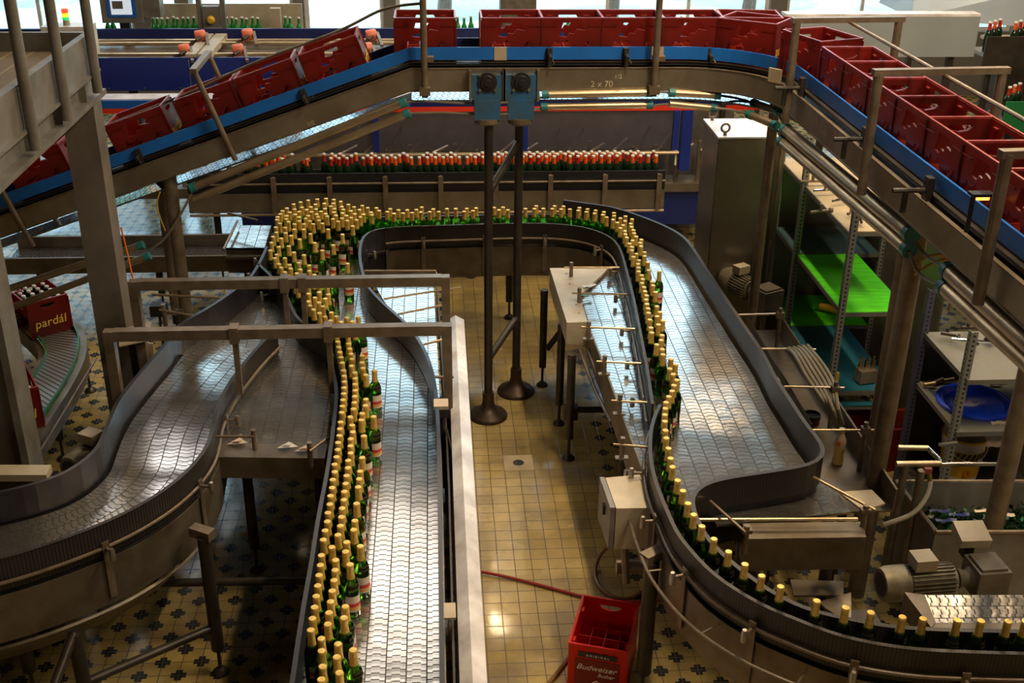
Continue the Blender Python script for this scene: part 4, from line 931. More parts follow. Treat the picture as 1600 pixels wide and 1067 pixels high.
# floor stands
for (x, y) in ((.34, 7.374), (.567, 7.742)):
    s_ = obj('support_pole', MB().tube([(x, y, .12), (x, y, 2.2)], .030, 14), 'dark', oc, True)
    obj('pole_foot', MB().lathe([(.142, 0), (.142, .014), (.13, .03), (.07, .06), (.05, .09), (.042, .13), (.042, .20), (0, .2)], (x, y, .001), 28), 'cast', s_, True)
for a_, b_ in (((.35, 7.38, .48), (.56, 7.73, .62)), ((.35, 7.38, 1.72), (.56, 7.73, 1.95))): obj('pole_brace', MB().tube([a_, b_], .026, 10), 'dark', oc, True)
for x, y in ((aty(285, 440, 7.5).x-.0, 7.5), (aty(272, 440, 7.8).x, 7.8)):
    z = ZB+SL*(x-XB)-.16; mb = MB().tube([(x, y, 0), (x, y, z)], .045, 12); obj('support_pole', mb, 'frame', oc, True)
for (a, b, z, r, zt) in ((1196, 300, 1.7, .034, 2.33), (1414, 480, 1.8, .048, 2.42), (1385, 560, 1.4, .034, 2.2), (1580, 700, 1.1, .052, 2.4)):
    c = at(a, b, z); obj('support_pole', MB().tube([(c.x, c.y, 0), (c.x, c.y, zt)], r, 14), 'frame', oc, True)
# uprights with hold-down rail above the crates
def upright(x, y, z0, z1, nm='upright'):
    mb = MB(); mb.tube([(x, y, z0), (x, y, z1)], .021, 12); mb.box((x, y, 2.40), (.07, .06, .05)); mb.box((x+.02, y+.02, 2.60), (.08, .06, .03)); obj(nm, mb, 'frame', oc, True)
xA = aty(662, 60, 7.36).x; xB_ = aty(1027, 60, 7.36).x
upright(xA, 7.36, 2.36, 3.05); upright(xB_, 7.36, 2.36, 3.2)
obj('hold_down_rod', MB().tube(smooth([aty(662, 5, 7.4), aty(600, 14, 7.55), aty(530, 48, YC), aty(400, 97, YC), aty(300, 143, YC), aty(160, 198, YC), aty(0, 260, YC), aty(-90, 300, YC)], .05), .009, 8), 'frame', oc, True)
def gate(near, far, top0, top1, base, basef, r=.018, rod=True):
    mb = MB(); mb.tube([base, near], r, 12); mb.tube([basef, far], r, 12); mb.bar(top0, top1, .042, .03); obj('rail_gate', mb, 'frame', oc)
k = math.atan(SL)
for (a, b) in ((368, 250), (52, 385)):
    c = aty(a, b, 7.40); t_ = Vector((-math.sin(k), 0, math.cos(k)))
    base = Vector((c.x, 7.40, c.z)); top = base + t_*.62; basef = Vector((c.x, 7.92, c.z)); tf = basef+t_*.62
    gate(top, tf, top+Vector((0, -.03, .0)), tf+Vector((0, .03, 0)), base, basef)
for (a, b, zz, y) in ((1227, 176, 2.5, None), (1349, 285, 2.45, None), (1548, 452, 2.42, None)):
    c = at(a, b, 2.42); n0 = Vector((2.09, c.y, 2.36)); f0 = Vector((2.71, c.y+.04, 2.36)); top = n0+Vector((0, 0, .60)); tf = f0+Vector((0, 0, .60))
    gate(top, tf, top+Vector((-.03, 0, 0)), tf+Vector((.03, 0, 0)), n0, f0, .024)
obj('hold_down_rod', MB().tube([(XC+.05, 6.9, 2.94), (XC+.05, 2.2, 2.94)], .010, 8), 'frame', oc, True)
# chalk figures on the side plate
text('chalk_figures', '2 x 70', .058, 'chalk', oc, aty(940, 136, YC-.2325)-wloc(oc), (PI/2, 0, 0)); text('chalk_figures', '1/2', .04, 'chalk', oc, aty(966, 123, YC-.2325)-wloc(oc), (PI/2, -.1, 0))
text('chalk_figures', '2 x 160', .055, 'chalk', oc, aty(455, 217, YC-.2325)-wloc(oc), (PI/2, -k, 0)); text('chalk_figures', '1/2', .04, 'chalk', oc, aty(487, 196, YC-.2325)-wloc(oc), (PI/2, -k, 0))
text('chalk_figures', '2x30', .05, 'chalk', oc, Vector((XC-.2325, at(1293, 205, 2.46).y, 2.44))-wloc(oc), (PI/2, 0, -PI/2))
# sensor with orange relay box
c = at(1487, 392, 2.2); sx = thing('relay_box', 'orange relay box with yellow cables on the overhead conveyor at the right', 'electrical box', tuple(c)); obj('housing', MB().box(c, (.06, .05, .10), .2), 'orange', sx)
mb = MB(); mb.tube(smooth([c+Vector((.03, 0, .04)), c+Vector((.08, 0, .0)), c+Vector((.08, -.02, -.1)), c+Vector((.02, 0, -.12))], .02), .006, 6); mb.tube(smooth([c+Vector((-.02, -.02, 0)), c+Vector((-.08, -.03, -.01)), c+Vector((-.13, 0, -.03)), c+Vector((-.16, 0, -.10))], .02), .008, 6); mb.tube(smooth([c+Vector((-.02, -.02, -.03)), c+Vector((-.1, -.03, -.05)), c+Vector((-.16, 0, -.12))], .02), .007, 6); obj('yellow_cable', mb, 'cable_y', sx, True)
c = at(1533, 303, 2.72); ss = thing('photo_sensor', 'small photo sensor on a black bracket beside the blue strip at the right', 'sensor', tuple(c)); mb = MB(); mb.box(c, (.09, .05, .012)); mb.tube([c+Vector((-.03, 0, 0)), c+Vector((-.03, -.0, -.16))], .010, 8); obj('sensor_bracket', mb, 'black', ss); obj('indicator_light', MB().box(c+Vector((.0, -.02, -.012)), (.05, .012, .012)), 'led', ss)
mb = MB(); mb.tube(smooth([aty(250, 300, 7.30), aty(244, 320, 7.3), aty(252, 345, 7.3), aty(258, 360, 7.32)], .03), .005, 6); o = obj('yellow_cable', mb, 'cable_y', None, True); tag(o, 'thin yellow cable looping under the left incline of the crate conveyor', 'cable')
mb = MB(); mb.tube([aty(189, 355, 7.2), aty(200, 400, 7.15), aty(212, 455, 7.1)], .006, 6); o = obj('orange_cord', mb, 'orange', None, True); tag(o, 'taut orange cord hanging beside the grey steel column', 'cord')

# ------------------------------------------------------------------ crates
def make_crate(name, body='crate', L=.39, W=.30, H=.28, style='line'):
    t_ = .010; root = None
    def long_wall(y, ux):
        hole = [(-.06, .255), (.055, .255), (.085, .205), (.03, .215), (.01, .185), (-.02, .19), (-.035, .165), (-.085, .17), (-.075, .205)]
        low1 = [(-.125, .045), (-.13, .10), (-.115, .145), (-.095, .125), (-.05, .13), (-.03, .148), (-.01, .12), (.005, .08), (-.01, .045), (-.05, .07)]
        low2 = [(.03, .045), (.10, .14), (.115, .13), (.05, .035)]
        return hole, low1, low2
    mb = MB(); o_ = [(-L/2, 0), (L/2, 0), (L/2, H), (L/2-.02, H), (-L/2+.02, H), (-L/2, H)]
    o_ = [(-L/2, 0), (L/2, 0), (L/2, H), (-L/2, H)]
    h, l1, l2 = long_wall(0, 1)
    if style == 'line':
        mb.holed(o_, [h[::-1], l1, l2], (0, -W/2+t_, 0), (1, 0, 0), (0, 0, 1), t_)
        mb.holed(o_, [h[::-1], l1, l2], (0, W/2, 0), (1, 0, 0), (0, 0, 1), t_)
    else:
        hh = [(-.05, .255), (.05, .255), (.06, .24), (.04, .225), (0, .218), (-.04, .225), (-.06, .24)]
        mb.holed(o_, [], (0, -W/2+t_, 0), (1, 0, 0), (0, 0, 1), t_); mb.holed(o_, [], (0, W/2, 0), (1, 0, 0), (0, 0, 1), t_)
    e_ = [(-W/2+t_, 0), (W/2-t_, 0), (W/2-t_, H), (-W/2+t_, H)]; hd = [(-.055, H-.03), (-.06, H-.04), (-.04, H-.055), (0, H-.062), (.04, H-.055), (.06, H-.04), (.055, H-.03)]
    mb.holed(e_, [hd], (L/2-t_, 0, 0), (0, 1, 0), (0, 0, 1), t_); mb.holed(e_, [hd], (-L/2, 0, 0), (0, 1, 0), (0, 0, 1), t_)
    mb.bx(-L/2+t_, L/2-t_, -W/2+t_, W/2-t_, .0, .008)
    for s_ in (-1, 1):   # moulded ribs on the long faces
        yy = s_*(W/2+.003)
        if style == 'line':
            mb.bar((.07, yy, .04), (.14, yy, .135), .014, .006, up=(0, 1, 0)); mb.bar((-.145, yy, .03), (-.145, yy, .12), .010, .006, up=(0, 1, 0))
            mb.bar((-.195, yy, .02), (-.195, yy, .27), .012, .006, up=(0, 1, 0)); mb.bar((.195, yy, .02), (.195, yy, .27), .012, .006, up=(0, 1, 0)); mb.bar((-.19, yy, .235), (-.10, yy, .235), .006, .006, up=(0, 1, 0)); mb.bar((.10, yy, .235), (.19, yy, .235), .006, .006, up=(0, 1, 0))
        mb.bx(-L/2-.003, L/2+.003, min(yy, yy-s_*.006), max(yy, yy-s_*.006), 0, .018)
    root = obj(name, mb, body)
    rim = MB(); e = .004
    for s_ in (-1, 1):
        rim.bx(-L/2-e, L/2+e, s_*W/2-.007 if s_ > 0 else -W/2-e, W/2+e if s_ > 0 else -W/2+.007, H, H+.008)
        rim.bx(L/2-.007 if s_ > 0 else -L/2-e, L/2+e if s_ > 0 else -L/2+.007, -W/2+.007, W/2-.007, H, H+.008)
    obj('rim', rim, 'crate_rim' if style == 'line' else body, root)
    gd_ = MB(); nx, ny = (5, 4); hh = .09 if style == 'line' else .15
    for i in range(1, nx): x = -L/2+L*i/nx; gd_.bx(x-.0015, x+.0015, -W/2+t_, W/2-t_, .008, hh)
    for i in range(1, ny): y = -W/2+W*i/ny; gd_.bx(-L/2+t_, L/2-t_, y-.0015, y+.0015, .008, hh-.001)
    obj('bottle_dividers', gd_, 'crate_glow' if style == 'line' else body, root)
    cn = MB()
    for sx_ in (-1, 1):
        for sy_ in (-1, 1):
            for q_ in (1, ): cn.bx(sx_*(L/2-.075)-.018, sx_*(L/2-.075)+.018, sy_*(W/2-.016)-.006, sy_*(W/2-.016)+.006, H-.032, H-.026)
    obj('stacking_lug', cn, 'crate_rim' if style == 'line' else body, root)
    return root
cr0 = make_crate('beer_crate'); tag(cr0, '', 'crate')
text('crate_lettering', 'pardál', .095, 'gold_text', cr0, (.196, 0, .075), (PI/2, 0, PI/2), shear=.1)
text('crate_lettering', 'pardál', .095, 'gold_text', cr0, (-.196, 0, .075), (PI/2, 0, -PI/2), shear=.1)
text('crate_lettering', 'pardál', .045, 'gold_text', cr0, (.14, -.1565, .02), (PI/2, 0, 0), shear=.1)
text('crate_lettering', 'pardál', .045, 'gold_text', cr0, (-.14, .1565, .02), (PI/2, 0, PI), shear=.1)
usedc = [False]
def crate(loc, rot, lb, group=None):
    if not usedc[0]: cr0.location = loc; cr0.rotation_euler = rot; cr0['label'] = lb; usedc[0] = True; return cr0
    return dup(cr0, loc, rot, lb, group)
# on the incline: pixel of the near top edge middle
inc = [((52, 268), 'lowest dark red crate on the left incline, partly cut by the frame edge'), ((210, 206), 'red crate on the incline just right of the grey column'), ((317, 158), 'red crate on the incline under the small tilted rail gate'), ((411, 119), 'red crate on the incline, second from the top of the slope'), ((511, 76), 'red crate on the incline nearest the top of the slope')]
for (a, b), lb in inc:
    c = aty(a, b, YC-.15); u = Vector((math.cos(k), 0, math.sin(k))); n_ = Vector((-math.sin(k), 0, math.cos(k)))
    # project the top edge point onto the belt line
    x = c.x + .28*math.sin(k); z = ZB+SL*(x-XB)
    crate((x, YC, z+.0012), (0, -k, 0), lb)
fx_ = [(664, 'red crate standing alone at the top of the incline'), (800, 'first red crate of the touching row right of the brown pillar'), (895, 'second red crate of the touching row on the flat overhead run'), (989.5, 'third red crate of the touching row, left of the upright pole'), (1085, 'fourth red crate of the touching row, right of the upright pole')]
for a, lb in fx_:
    c = aty(a, 30, YC-.15); crate((c.x, YC, ZB+.001), (0, 0, 0), lb)
# around the bend
ang0 = aty(1085, 30, YC-.15).x + .395
s0 = ang0-(XC-R); labels = ['red crate entering the right bend of the overhead run', 'red crate in the middle of the right bend', 'red crate leaving the right bend']
xcur = ang0
crate((xcur, YC-.005, ZB+.001), (0, 0, -.10), labels[0])
crate((XC-R+(R)*math.sin(.62)+.04, YC-R+R*math.cos(.62)+.0, ZB+.001), (0, 0, -.62), labels[1])
crate((XC-.03, YC-R+.10, ZB+.001), (0, 0, -1.25), labels[2])
y = 6.37
for i in range(9):
    crate((XC, y, ZB+.001), (0, 0, -PI/2), '%s red crate of the straight line coming forward from the right bend' % ORD[i]); y -= .392
# ------------------------------------------------------------------ pardal crates at lower left and their conveyor
pc = thing('low_crate_conveyor', 'low curved crate conveyor with green wear strip at the far left', 'conveyor', (-2.8, 7.2, 0)); ZP = .45
rgt = smooth([at(60, 470, ZP), at(100, 500, ZP), at(119, 520, ZP), at(122, 545, ZP), at(117, 566, ZP), at(100, 600, ZP), at(66, 652, ZP), at(40, 690, ZP), at(0, 745, ZP)], .05)
lft = smooth([at(-20, 478, ZP), at(30, 500, ZP), at(62, 528, ZP), at(73, 545, ZP), at(72, 560, ZP), at(62, 578, ZP), at(30, 620, ZP), at(0, 655, ZP), at(-40, 700, ZP)], .05)
N = 40; A = resample(rgt, n=N); B = resample(lft, n=N)
obj('slat_belt', MB().ribbon(A, B), 'slat', pc)
obj('wear_strip', MB().sweep(A, [(.0, 0), (.012, 0), (.012, .03), (.0, .03)]), 'green_trim', pc)
obj('wear_strip', MB().sweep(B, [(-.012, 0), (0, 0), (0, .02), (-.012, .02)]), 'green_trim', pc)
obj('side_plate', MB().sweep(A, [(.015, -.16), (.06, -.16), (.06, -.0), (.015, -.0)]), 'plate', pc)
obj('side_plate', MB().sweep(B, [(-.06, -.14), (-.015, -.14), (-.015, -.01), (-.06, -.01)]), 'plate', pc)
legs(pc, [(A[12].x+.03, A[12].y), (A[26].x, A[26].y), (B[12].x, B[12].y)], top=.30, r=.03)
def at_crate(a, b, rz, lb, z=ZP):
    c = at(a, b, z+.28); crate((c.x, c.y, z+.001), (0, 0, rz), lb)
front = at(83, 522, ZP); rz = math.radians(38)-PI/2
d = Vector((math.cos(rz), math.sin(rz), 0))
c1 = front - d*.195
full = []
crate((c1.x, c1.y, ZP+.001), (0, 0, rz), 'dark red crate of bottles with yellow lettering on the low conveyor, beside the grey column'); full.append((c1.copy(), rz))
c2 = c1 + Vector((-.36, .02, 0)); crate((c2.x, c2.y, ZP+.001), (0, 0, rz+.25), 'dark red bottle crate behind the lettered one at the left edge'); full.append((c2.copy(), rz+.25))
c3 = at(22, 655, ZP); c3 = Vector((c3.x, c3.y, ZP)); crate((c3.x, c3.y, ZP+.001), (0, 0, math.radians(-62)), 'red crate with slanting yellow lettering partly behind the lower grey column'); full.append((c3.copy(), math.radians(-62)))
brown = proto('crated_bottle', 'dark_glass', 'cap', '', 'bottle', labels=False); fb = True
for ci, (c, a) in enumerate(full):
    wh = ('lettered dark red crate beside the grey column', 'dark red crate at the left edge', 'red crate behind the lower grey column')[ci]
    for i in range(5):
        for j in range(4):
            lx = -.39/2+.39*(i+.5)/5; ly = -.15+.30*(j+.5)/4; q = Vector((c.x+lx*.93*math.cos(a)-ly*.9*math.sin(a), c.y+lx*.93*math.sin(a)+ly*.9*math.cos(a), ZP+.012))
            lb = 'dark bottle with pale cap standing in the %s' % wh; gr = 'bottles in the %s' % wh
            if fb: brown.location = q; brown['label'] = lb; brown['group'] = gr; fb = False
            else: dup(brown, q, (0, 0, 0), lb, gr)

# ------------------------------------------------------------------ platform and columns at left
pf = thing('steel_platform', 'grey steel walkway platform with grating in the upper left corner', 'platform', (-2.05, 6.3, 0))
q0 = at(142, 50, 2.87); x1 = q0.x; y1 = q0.y+.02
obj('grating', MB().bx(x1-2.6, x1-.05, 4.2, y1-.06, 2.74, 2.77), 'grating', pf)
mb = MB(); mb.bx(x1-.04, x1, 4.2, y1, 2.66, 2.87); obj('edge_beam', mb, 'grey', pf); obj('edge_beam', MB().bx(x1-2.6, x1-.04, y1-.04, y1, 2.66, 2.87), 'grey', pf)
mb = MB(); mb.bx(x1-.10, x1+.02, 4.2, y1+.05, 2.50, 2.53); mb.bx(x1-.05, x1-.04, 4.2, y1+.05, 2.53, 2.66); mb.bx(x1-2.6, x1, y1-.02, y1+.06, 2.50, 2.53); mb.bx(x1-.10, x1+.02, 4.2, y1, 2.645, 2.66); obj('lower_flange', mb, 'grey', pf)
for y in (y1-.28, y1-.75, y1-1.25): obj('web_stiffener', MB().bx(x1-.10, x1+.0, y-.006, y+.006, 2.53, 2.645), 'grey', pf)
for (a, b, c_) in ((125, 128, .02), (70, 170, .02), (-8, 215, 0)):
    p_ = at(a, b, 2.62); obj('railing_post', MB().tube([(x1+.035, p_.y, 2.56), (x1+.035, p_.y, 3.75)], .028, 14), 'grey', pf, True)
obj('railing_post', MB().tube([(x1-.9, y1-.02, 2.6), (x1-.9, y1-.02, 3.7)], .02, 12), 'grey', pf, True)
def icol(lb, x0, x1_, y, z1, mt='column', dep=.16):
    c_ = thing('steel_column', lb, 'column', ((x0+x1_)/2, y, 0)); mb = MB(); w_ = x1_-x0; f = w_*.30
    xm = x0+w_*.0
    mb.bx(x0, x0+.012, y, y+dep, .012, z1); mb.bx(x1_-.012, x1_, y-.0, y+dep, .012, z1); mb.bx(x0+.012, x1_-.012, y+dep*.45, y+dep*.45+.01, .012, z1)
    obj('beam_profile', mb, mt, c_); obj('base_plate', MB().bx(x0-.04, x1_+.04, y-.04, y+dep+.04, 0, .012), mt, c_); return c_
ca, cb = -2.19, -2.02
c_ = thing('steel_column', 'grey steel I-beam column holding up the platform corner', 'column', (-2.1, 6.9, 0))
mb = MB(); mb.bx(-2.205, -2.055, 6.86, 6.875, .012, 2.50); mb.bx(-2.205, -2.055, 7.02, 7.035, .012, 2.50); mb.bx(-2.134, -2.126, 6.875, 7.02, .012, 2.50); mb.bx(-2.055, -2.015, 6.86, 7.035, .012, 2.50)
obj('beam_profile', mb, 'column', c_); obj('base_plate', MB().bx(-2.25, -1.98, 6.83, 7.07, 0, .012), 'column', c_)
c_ = thing('steel_column', 'thick grey steel column at the left edge in front of the low crate conveyor', 'column', (-2.45, 5.7, 0))
xr = at(51, 720, .78).x; mb = MB(); mb.bx(xr-.04, xr, 5.55, 5.75, .012, 2.5); mb.bx(xr-.30, xr-.04, 5.62, 5.68, .012, 2.5); mb.bx(xr-.34, xr-.30, 5.55, 5.75, .012, 2.5); obj('beam_profile', mb, 'grey', c_); obj('base_plate', MB().bx(xr-.38, xr+.04, 5.5, 5.8, 0, .012), 'grey', c_)
# ------------------------------------------------------------------ motors
def motor(lb, c, axis, L=.30, r=.085, box=True, sc=1.0, gear=True):
    c = Vector(c); ax = Vector(axis).normalized(); th = thing('electric_motor', lb, 'motor', tuple(c))
    side_ = ax.cross(Vector((0, 0, 1))).normalized()
    mb = MB(); mb.lathe([(0, 0), (r*.92, 0), (r*.92, L), (0, L)], c, 24, axis=ax, cap=False)
    for k_ in range(26):
        a = 2*PI*k_/26; d_ = (side_*math.cos(a)+Vector((0, 0, 1))*math.sin(a)); mb.bar(c+d_*r*1.0+ax*.03, c+d_*r*1.0+ax*(L-.01), .006, r*.26, up=d_)
    obj('finned_body', mb, 'motor', th, False)
    fc = MB(); fc.lathe([(r*.55, -.10), (r*1.02, -.10), (r*1.16, -.07), (r*1.18, 0.02), (r*1.0, .03)], c, 28, axis=ax, cap=False); fc.lathe([(0, -.085), (r*.9, -.085)], c, 28, axis=ax, cap=False); obj('fan_cover', fc, 'motor', th, True)
    gr_ = MB(); gr_.lathe([(0, -.101), (r*.8, -.101), (r*.8, -.09)], c, 24, axis=ax, cap=False); obj('fan_grille', gr_, 'dark', th)
    if box: o = c+ax*L*.35+Vector((0, 0, r*1.22)); q = ax.to_track_quat('X', 'Z').to_euler(); obj('terminal_box', MB().box(o+Vector((0, 0, .03)), (L*.4, r*1.3, .06), math.atan2(ax.y, ax.x)), 'beige', th)
    if gear:
        g = MB(); o = c+ax*(L+.02); g.lathe([(r*.7, 0), (r*.5, .05), (r*.95, .09), (r*.95, .2), (r*.7, .22), (0, .22)], o, 20, axis=ax); g.box(o+ax*.15, (.16, r*2.2, r*2.0), math.atan2(ax.y, ax.x)); g.box(o+ax*.15+Vector((0, 0, r*1.05)), (.13, r*1.8, .02), math.atan2(ax.y, ax.x)); obj('gearbox', g, 'motor_end', th)
    return th
mc_ = at(1400, 915, .75); motor('large dusty grey electric motor with fan cover at the lower right, beside the near belt', mc_+Vector((0.03, .02, 0)), (1, .07, 0), L=.26, r=.075)
obj_ = motor('grey finned gear motor beside the right wall of the wide curved conveyor', at(1130, 440, .80)+Vector((.08, 0, 0)), (.5, -1, 0), L=.20, r=.08, gear=True)
motor('dusty gear motor between the left bypass conveyor and the low crate conveyor', at(120, 745, .60)+Vector((0, .15, 0)), (.55, 1, 0), L=.24, r=.085)
mb_ = thing('dark_filler_block', 'added dark filler block with pale sheets between the single file bend and the end cover', 'dark filler', (1.75, 4.3, 0)); obj('filler_body', MB().bx(1.5, 2.12, 4.1, 4.45, 0, .50), 'dark', mb_)  # dark block added so the space beneath the belts reads dark
for i, q in enumerate(([(1235, 905), (1318, 908), (1318, 930), (1240, 930)], [(1280, 940), (1330, 925), (1330, 975), (1290, 950)])):
    q = [at(a, b, .52) for a, b in q][::-1]; obj('pale_sheet', MB().hexa([v+Vector((0, 0, -.01)) for v in q]+q), 'plate_light', mb_)
c = at(1515, 845, .86); th = thing('terminal_cover', 'tilted pale sheet cover above the gearbox at the lower right', 'cover', tuple(c)); obj('sheet_lid', MB().box(c+Vector((0, 0, .04)), (.15, .13, .05), 0, .25), 'beige', th); obj('cover_stand', MB().box(c+Vector((0, .01, -.04)), (.05, .05, .10)), 'dark', th)
# near right small belt
nb = thing('small_outfeed_conveyor', 'small slat belt with a pale end plate at the lower right corner', 'conveyor', (2.3, 3.9, 0))
la = [at(1413, 925, BZ), at(1455, 972, BZ)]; 
A = resample([at(1445, 929, .86), at(1700, 929, .86)], n=14); B = resample([at(1462, 973, .86), at(1700, 973, .86)], n=14); obj('slat_chain', MB().ribbon(A, B), 'chain', nb)
q = [at(1455, 980, .865), at(1462, 972, .865), at(1445, 929, .865), at(1413, 925, .865)]; obj('end_plate', MB().hexa([v+Vector((0, 0, -.12)) for v in q]+q), 'frame', nb)
q = [at(1455, 982, .86), at(1700, 984, .86), at(1700, 973, .86), at(1462, 973, .86)]; obj('edge_strip', MB().hexa([v+Vector((0, 0, -.10)) for v in q]+q), 'plate', nb)
legs(nb, [(2.35, 3.95), (2.75, 3.95)], top=.75)
# folded belt in front of the round end of the wide conveyor
fb_ = thing('end_transfer_conveyor', 'short slat belt with a long end cover under the round end of the wide conveyor', 'conveyor', (1.7, 4.7, 0))
A = resample([at(1100, 790, .88), at(1290, 745, .88)], n=14); B = resample([at(1120, 820, .88), at(1330, 800, .88)], n=14); obj('slat_chain', MB().ribbon(A, B, plan=True), 'chain', fb_)
q = [at(1166, 842, .90), at(1354, 839, .90), at(1346, 815, .90), at(1160, 817, .90)]; obj('end_cover', MB().hexa([v+Vector((0, 0, -.19)) for v in q]+q), 'plate', fb_)
mb = MB(); mb.tube([at(1080, 812, .95), at(1340, 811, .95)], .009, 8); mb.tube([at(1110, 783, 1.0), at(1165, 832, 1.0)], .008, 8); mb.tube([at(1270, 745, 1.0), at(1368, 797, 1.0)], .008, 8); obj('guide_rod', mb, 'duct', fb_, True)
for a, b in ((1166, 832), (1352, 800)):
    c = at(a, b, .98); mb = MB(); mb.tube([c+Vector((0, 0, -.12)), c+Vector((0, 0, .04))], .015, 10); mb.box(c+Vector((0, 0, .01)), (.05, .03, .02)); obj('clamp_post', mb, 'frame', fb_, True)
q = [at(1350, 798, .9), at(1383, 786, .9), at(1362, 765, .9), at(1310, 768, .9)]; obj('corner_plate', MB().hexa([v+Vector((0, 0, -.01)) for v in q]+q), 'beige', fb_)
legs(fb_, [(1.5, 4.7), (1.95, 4.7)], top=.75)
# long tray beside the wide conveyor
ty = thing('drip_tray', 'long steel tray between the wide conveyor and the shelves', 'tray', (2.1, 5.8, 0))
def tr(a, b, z): return at(a, b, z)
q = [Vector((1.99, 4.95, .74)), Vector((2.36, 4.95, .74)), Vector((2.36, 7.2, .74)), Vector((1.99, 7.2, .74))]; obj('tray_floor', MB().hexa([v+Vector((0, 0, -.01)) for v in q]+q), 'plate', ty)
obj('tray_wall', MB().bx(2.36, 2.372, 4.95, 7.2, .73, .87), 'plate', ty); obj('tray_wall', MB().bx(1.975, 1.985, 5.15, 7.2, .73, .90), 'plate', ty); obj('tray_wall', MB().bx(2.14, 2.15, 5.7, 7.2, .75, .84), 'dark', ty)
for (a, b, x2, y2) in ((1153, 492, 1222, 490), (1190, 545, 1275, 546), (1225, 604, 1319, 606), (1268, 672, 1372, 672)):
    o = obj('cross_rod', MB().tube([at(a, b, BZ+.08), at(x2, y2, BZ+.08)], .007, 8), 'duct', ty, True)
for (a, b) in ((1219, 492), (1352, 672), (1305, 608)):
    c = at(a, b, BZ+.08); mb = MB(); mb.tube([(c.x, c.y, .74), (c.x, c.y, BZ+.13)], .013, 10); mb.box(c, (.045, .04, .04)); obj('clamp_post', mb, 'frame', ty, True)
legs(ty, [(2.2, 5.2), (2.2, 6.9)], top=.72, r=.025)
# soda bottle, black tin, hoses
c = at(1308, 724, .742); sb = thing('soda_bottle', 'half-full yellow soda bottle with cream cap standing on the drip tray', 'bottle', (c.x, c.y, .741))
t = NT('soda_plastic'); t.b.inputs['Base Color'].default_value = (.78, .62, .22, 1); t.b.inputs['Roughness'].default_value = .15; t.b.inputs['Transmission Weight'].default_value = .25; M['soda'] = t.m
t = NT('clear_top_plastic'); t.b.inputs['Base Color'].default_value = (.8, .66, .55, 1); t.b.inputs['Roughness'].default_value = .15; t.b.inputs['Transmission Weight'].default_value = .5; M['soda_top'] = t.m
obj('bottle_body', MB().lathe([(0, 0), (.022, .0), (.031, .008), (.032, .03), (.027, .06), (.031, .09), (.032, .11), (0, .11)], (c.x, c.y, .741), 20, cap=False), 'soda', sb, True)
obj('bottle_top', MB().lathe([(.032, .11), (.033, .14), (.028, .165), (.016, .19), (.013, .20), (.013, .21), (0, .21)], (c.x, c.y, .741), 20, cap=False), 'soda_top', sb, True)
obj('screw_cap', MB().lathe([(.016, .205), (.016, .228), (0, .228)], (c.x, c.y, .741), 16, cap=False), 'beige', sb, True); obj('torn_label', MB().box((c.x-.02, c.y-.028, .741+.145), (.022, .004, .03), -.6), 'orange', sb)
c = at(1267, 660, .742); tb = thing('black_tin', 'round black tin with red base lying on the drip tray', 'tin', (c.x, c.y, .741)); obj('tin_body', MB().lathe([(0, 0), (.05, 0), (.05, .035), (0, .035)], (c.x, c.y, .741), 22), 'crate', tb, True); obj('tin_lid', MB().lathe([(.052, .03), (.054, .06), (.048, .06), (.046, .045), (0, .045)], (c.x, c.y, .741), 22, cap=False), 'black', tb, True)
hb = thing('hose_bundle', 'bundle of pale rubber hoses draped along the tray edge', 'hoses', tuple(at(1260, 600, .9)))
for i in range(6):
    o_ = i*8; pts_ = [at(1226+o_*.9, 545-i*1.0, .96+.01*i), at(1240+o_*.8, 552, 1.05+.01*(i % 2)), at(1258+o_*.8, 585-i*2, 1.02), at(1275+o_*.7, 610-i*2, .99), at(1296+o_*.35, 640, .93+.012*(i % 3)), at(1306+o_*.25, 662, .84)]
    obj('hose', MB().tube(smooth(pts_, .04), .012, 8), 'hose_g', hb, True)
c = at(1213, 601, .98); db = thing('rubber_wheel', 'small round cream guide wheel on the rim of the wide conveyor', 'wheel', tuple(c)); obj('wheel_rim', MB().lathe([(.014, -.012), (.045, -.012), (.045, .012), (.014, .012)], c, 20, axis=(1, -.6, .5)), 'beige', db, True)

# ------------------------------------------------------------------ electrical box by the aisle
c0 = at(946, 745, .95); e0, e1, e2, e3 = at(963, 793, .95), at(1022, 792, .95), at(1000, 740, .95), at(946, 745, .95)
eb = thing('junction_cabinet', 'beige steel junction cabinet with a front latch beside the aisle', 'electrical cabinet', (e0.x, e0.y, .62))
obj('cabinet_body', MB().hexa([Vector((v.x, v.y, .70)) for v in (e0, e1, e2, e3)]+[Vector((v.x, v.y, .945)) for v in (e0, e1, e2, e3)]), 'beige', eb)
obj('cabinet_door', MB().hexa([Vector((v.x, v.y, .70)) for v in (e0+Vector((-.03, 0, 0)), e0+Vector((-.005, 0, 0)), e3+Vector((-.005, 0, 0)), e3+Vector((-.03, 0, 0)))]+[Vector((v.x, v.y, .95)) for v in (e0+Vector((-.03, 0, 0)), e0+Vector((-.005, 0, 0)), e3+Vector((-.005, 0, 0)), e3+Vector((-.03, 0, 0)))]), 'grey', eb)
lt = MB().box(e3.lerp(e0, .55)+Vector((-.036, 0, -.09)), (.012, .035, .05)); obj('latch', lt, 'dark', eb)
mb = MB(); mb.tube([e0.lerp(e1, .35)+Vector((0, .1, -.25)), e0.lerp(e1, .45)+Vector((0, .05, -.5))], .02, 8); mb.tube([at(963, 885, .42), at(1010, 885, .42)], .04, 12); obj('pipe_stub', mb, 'frame', eb, True)
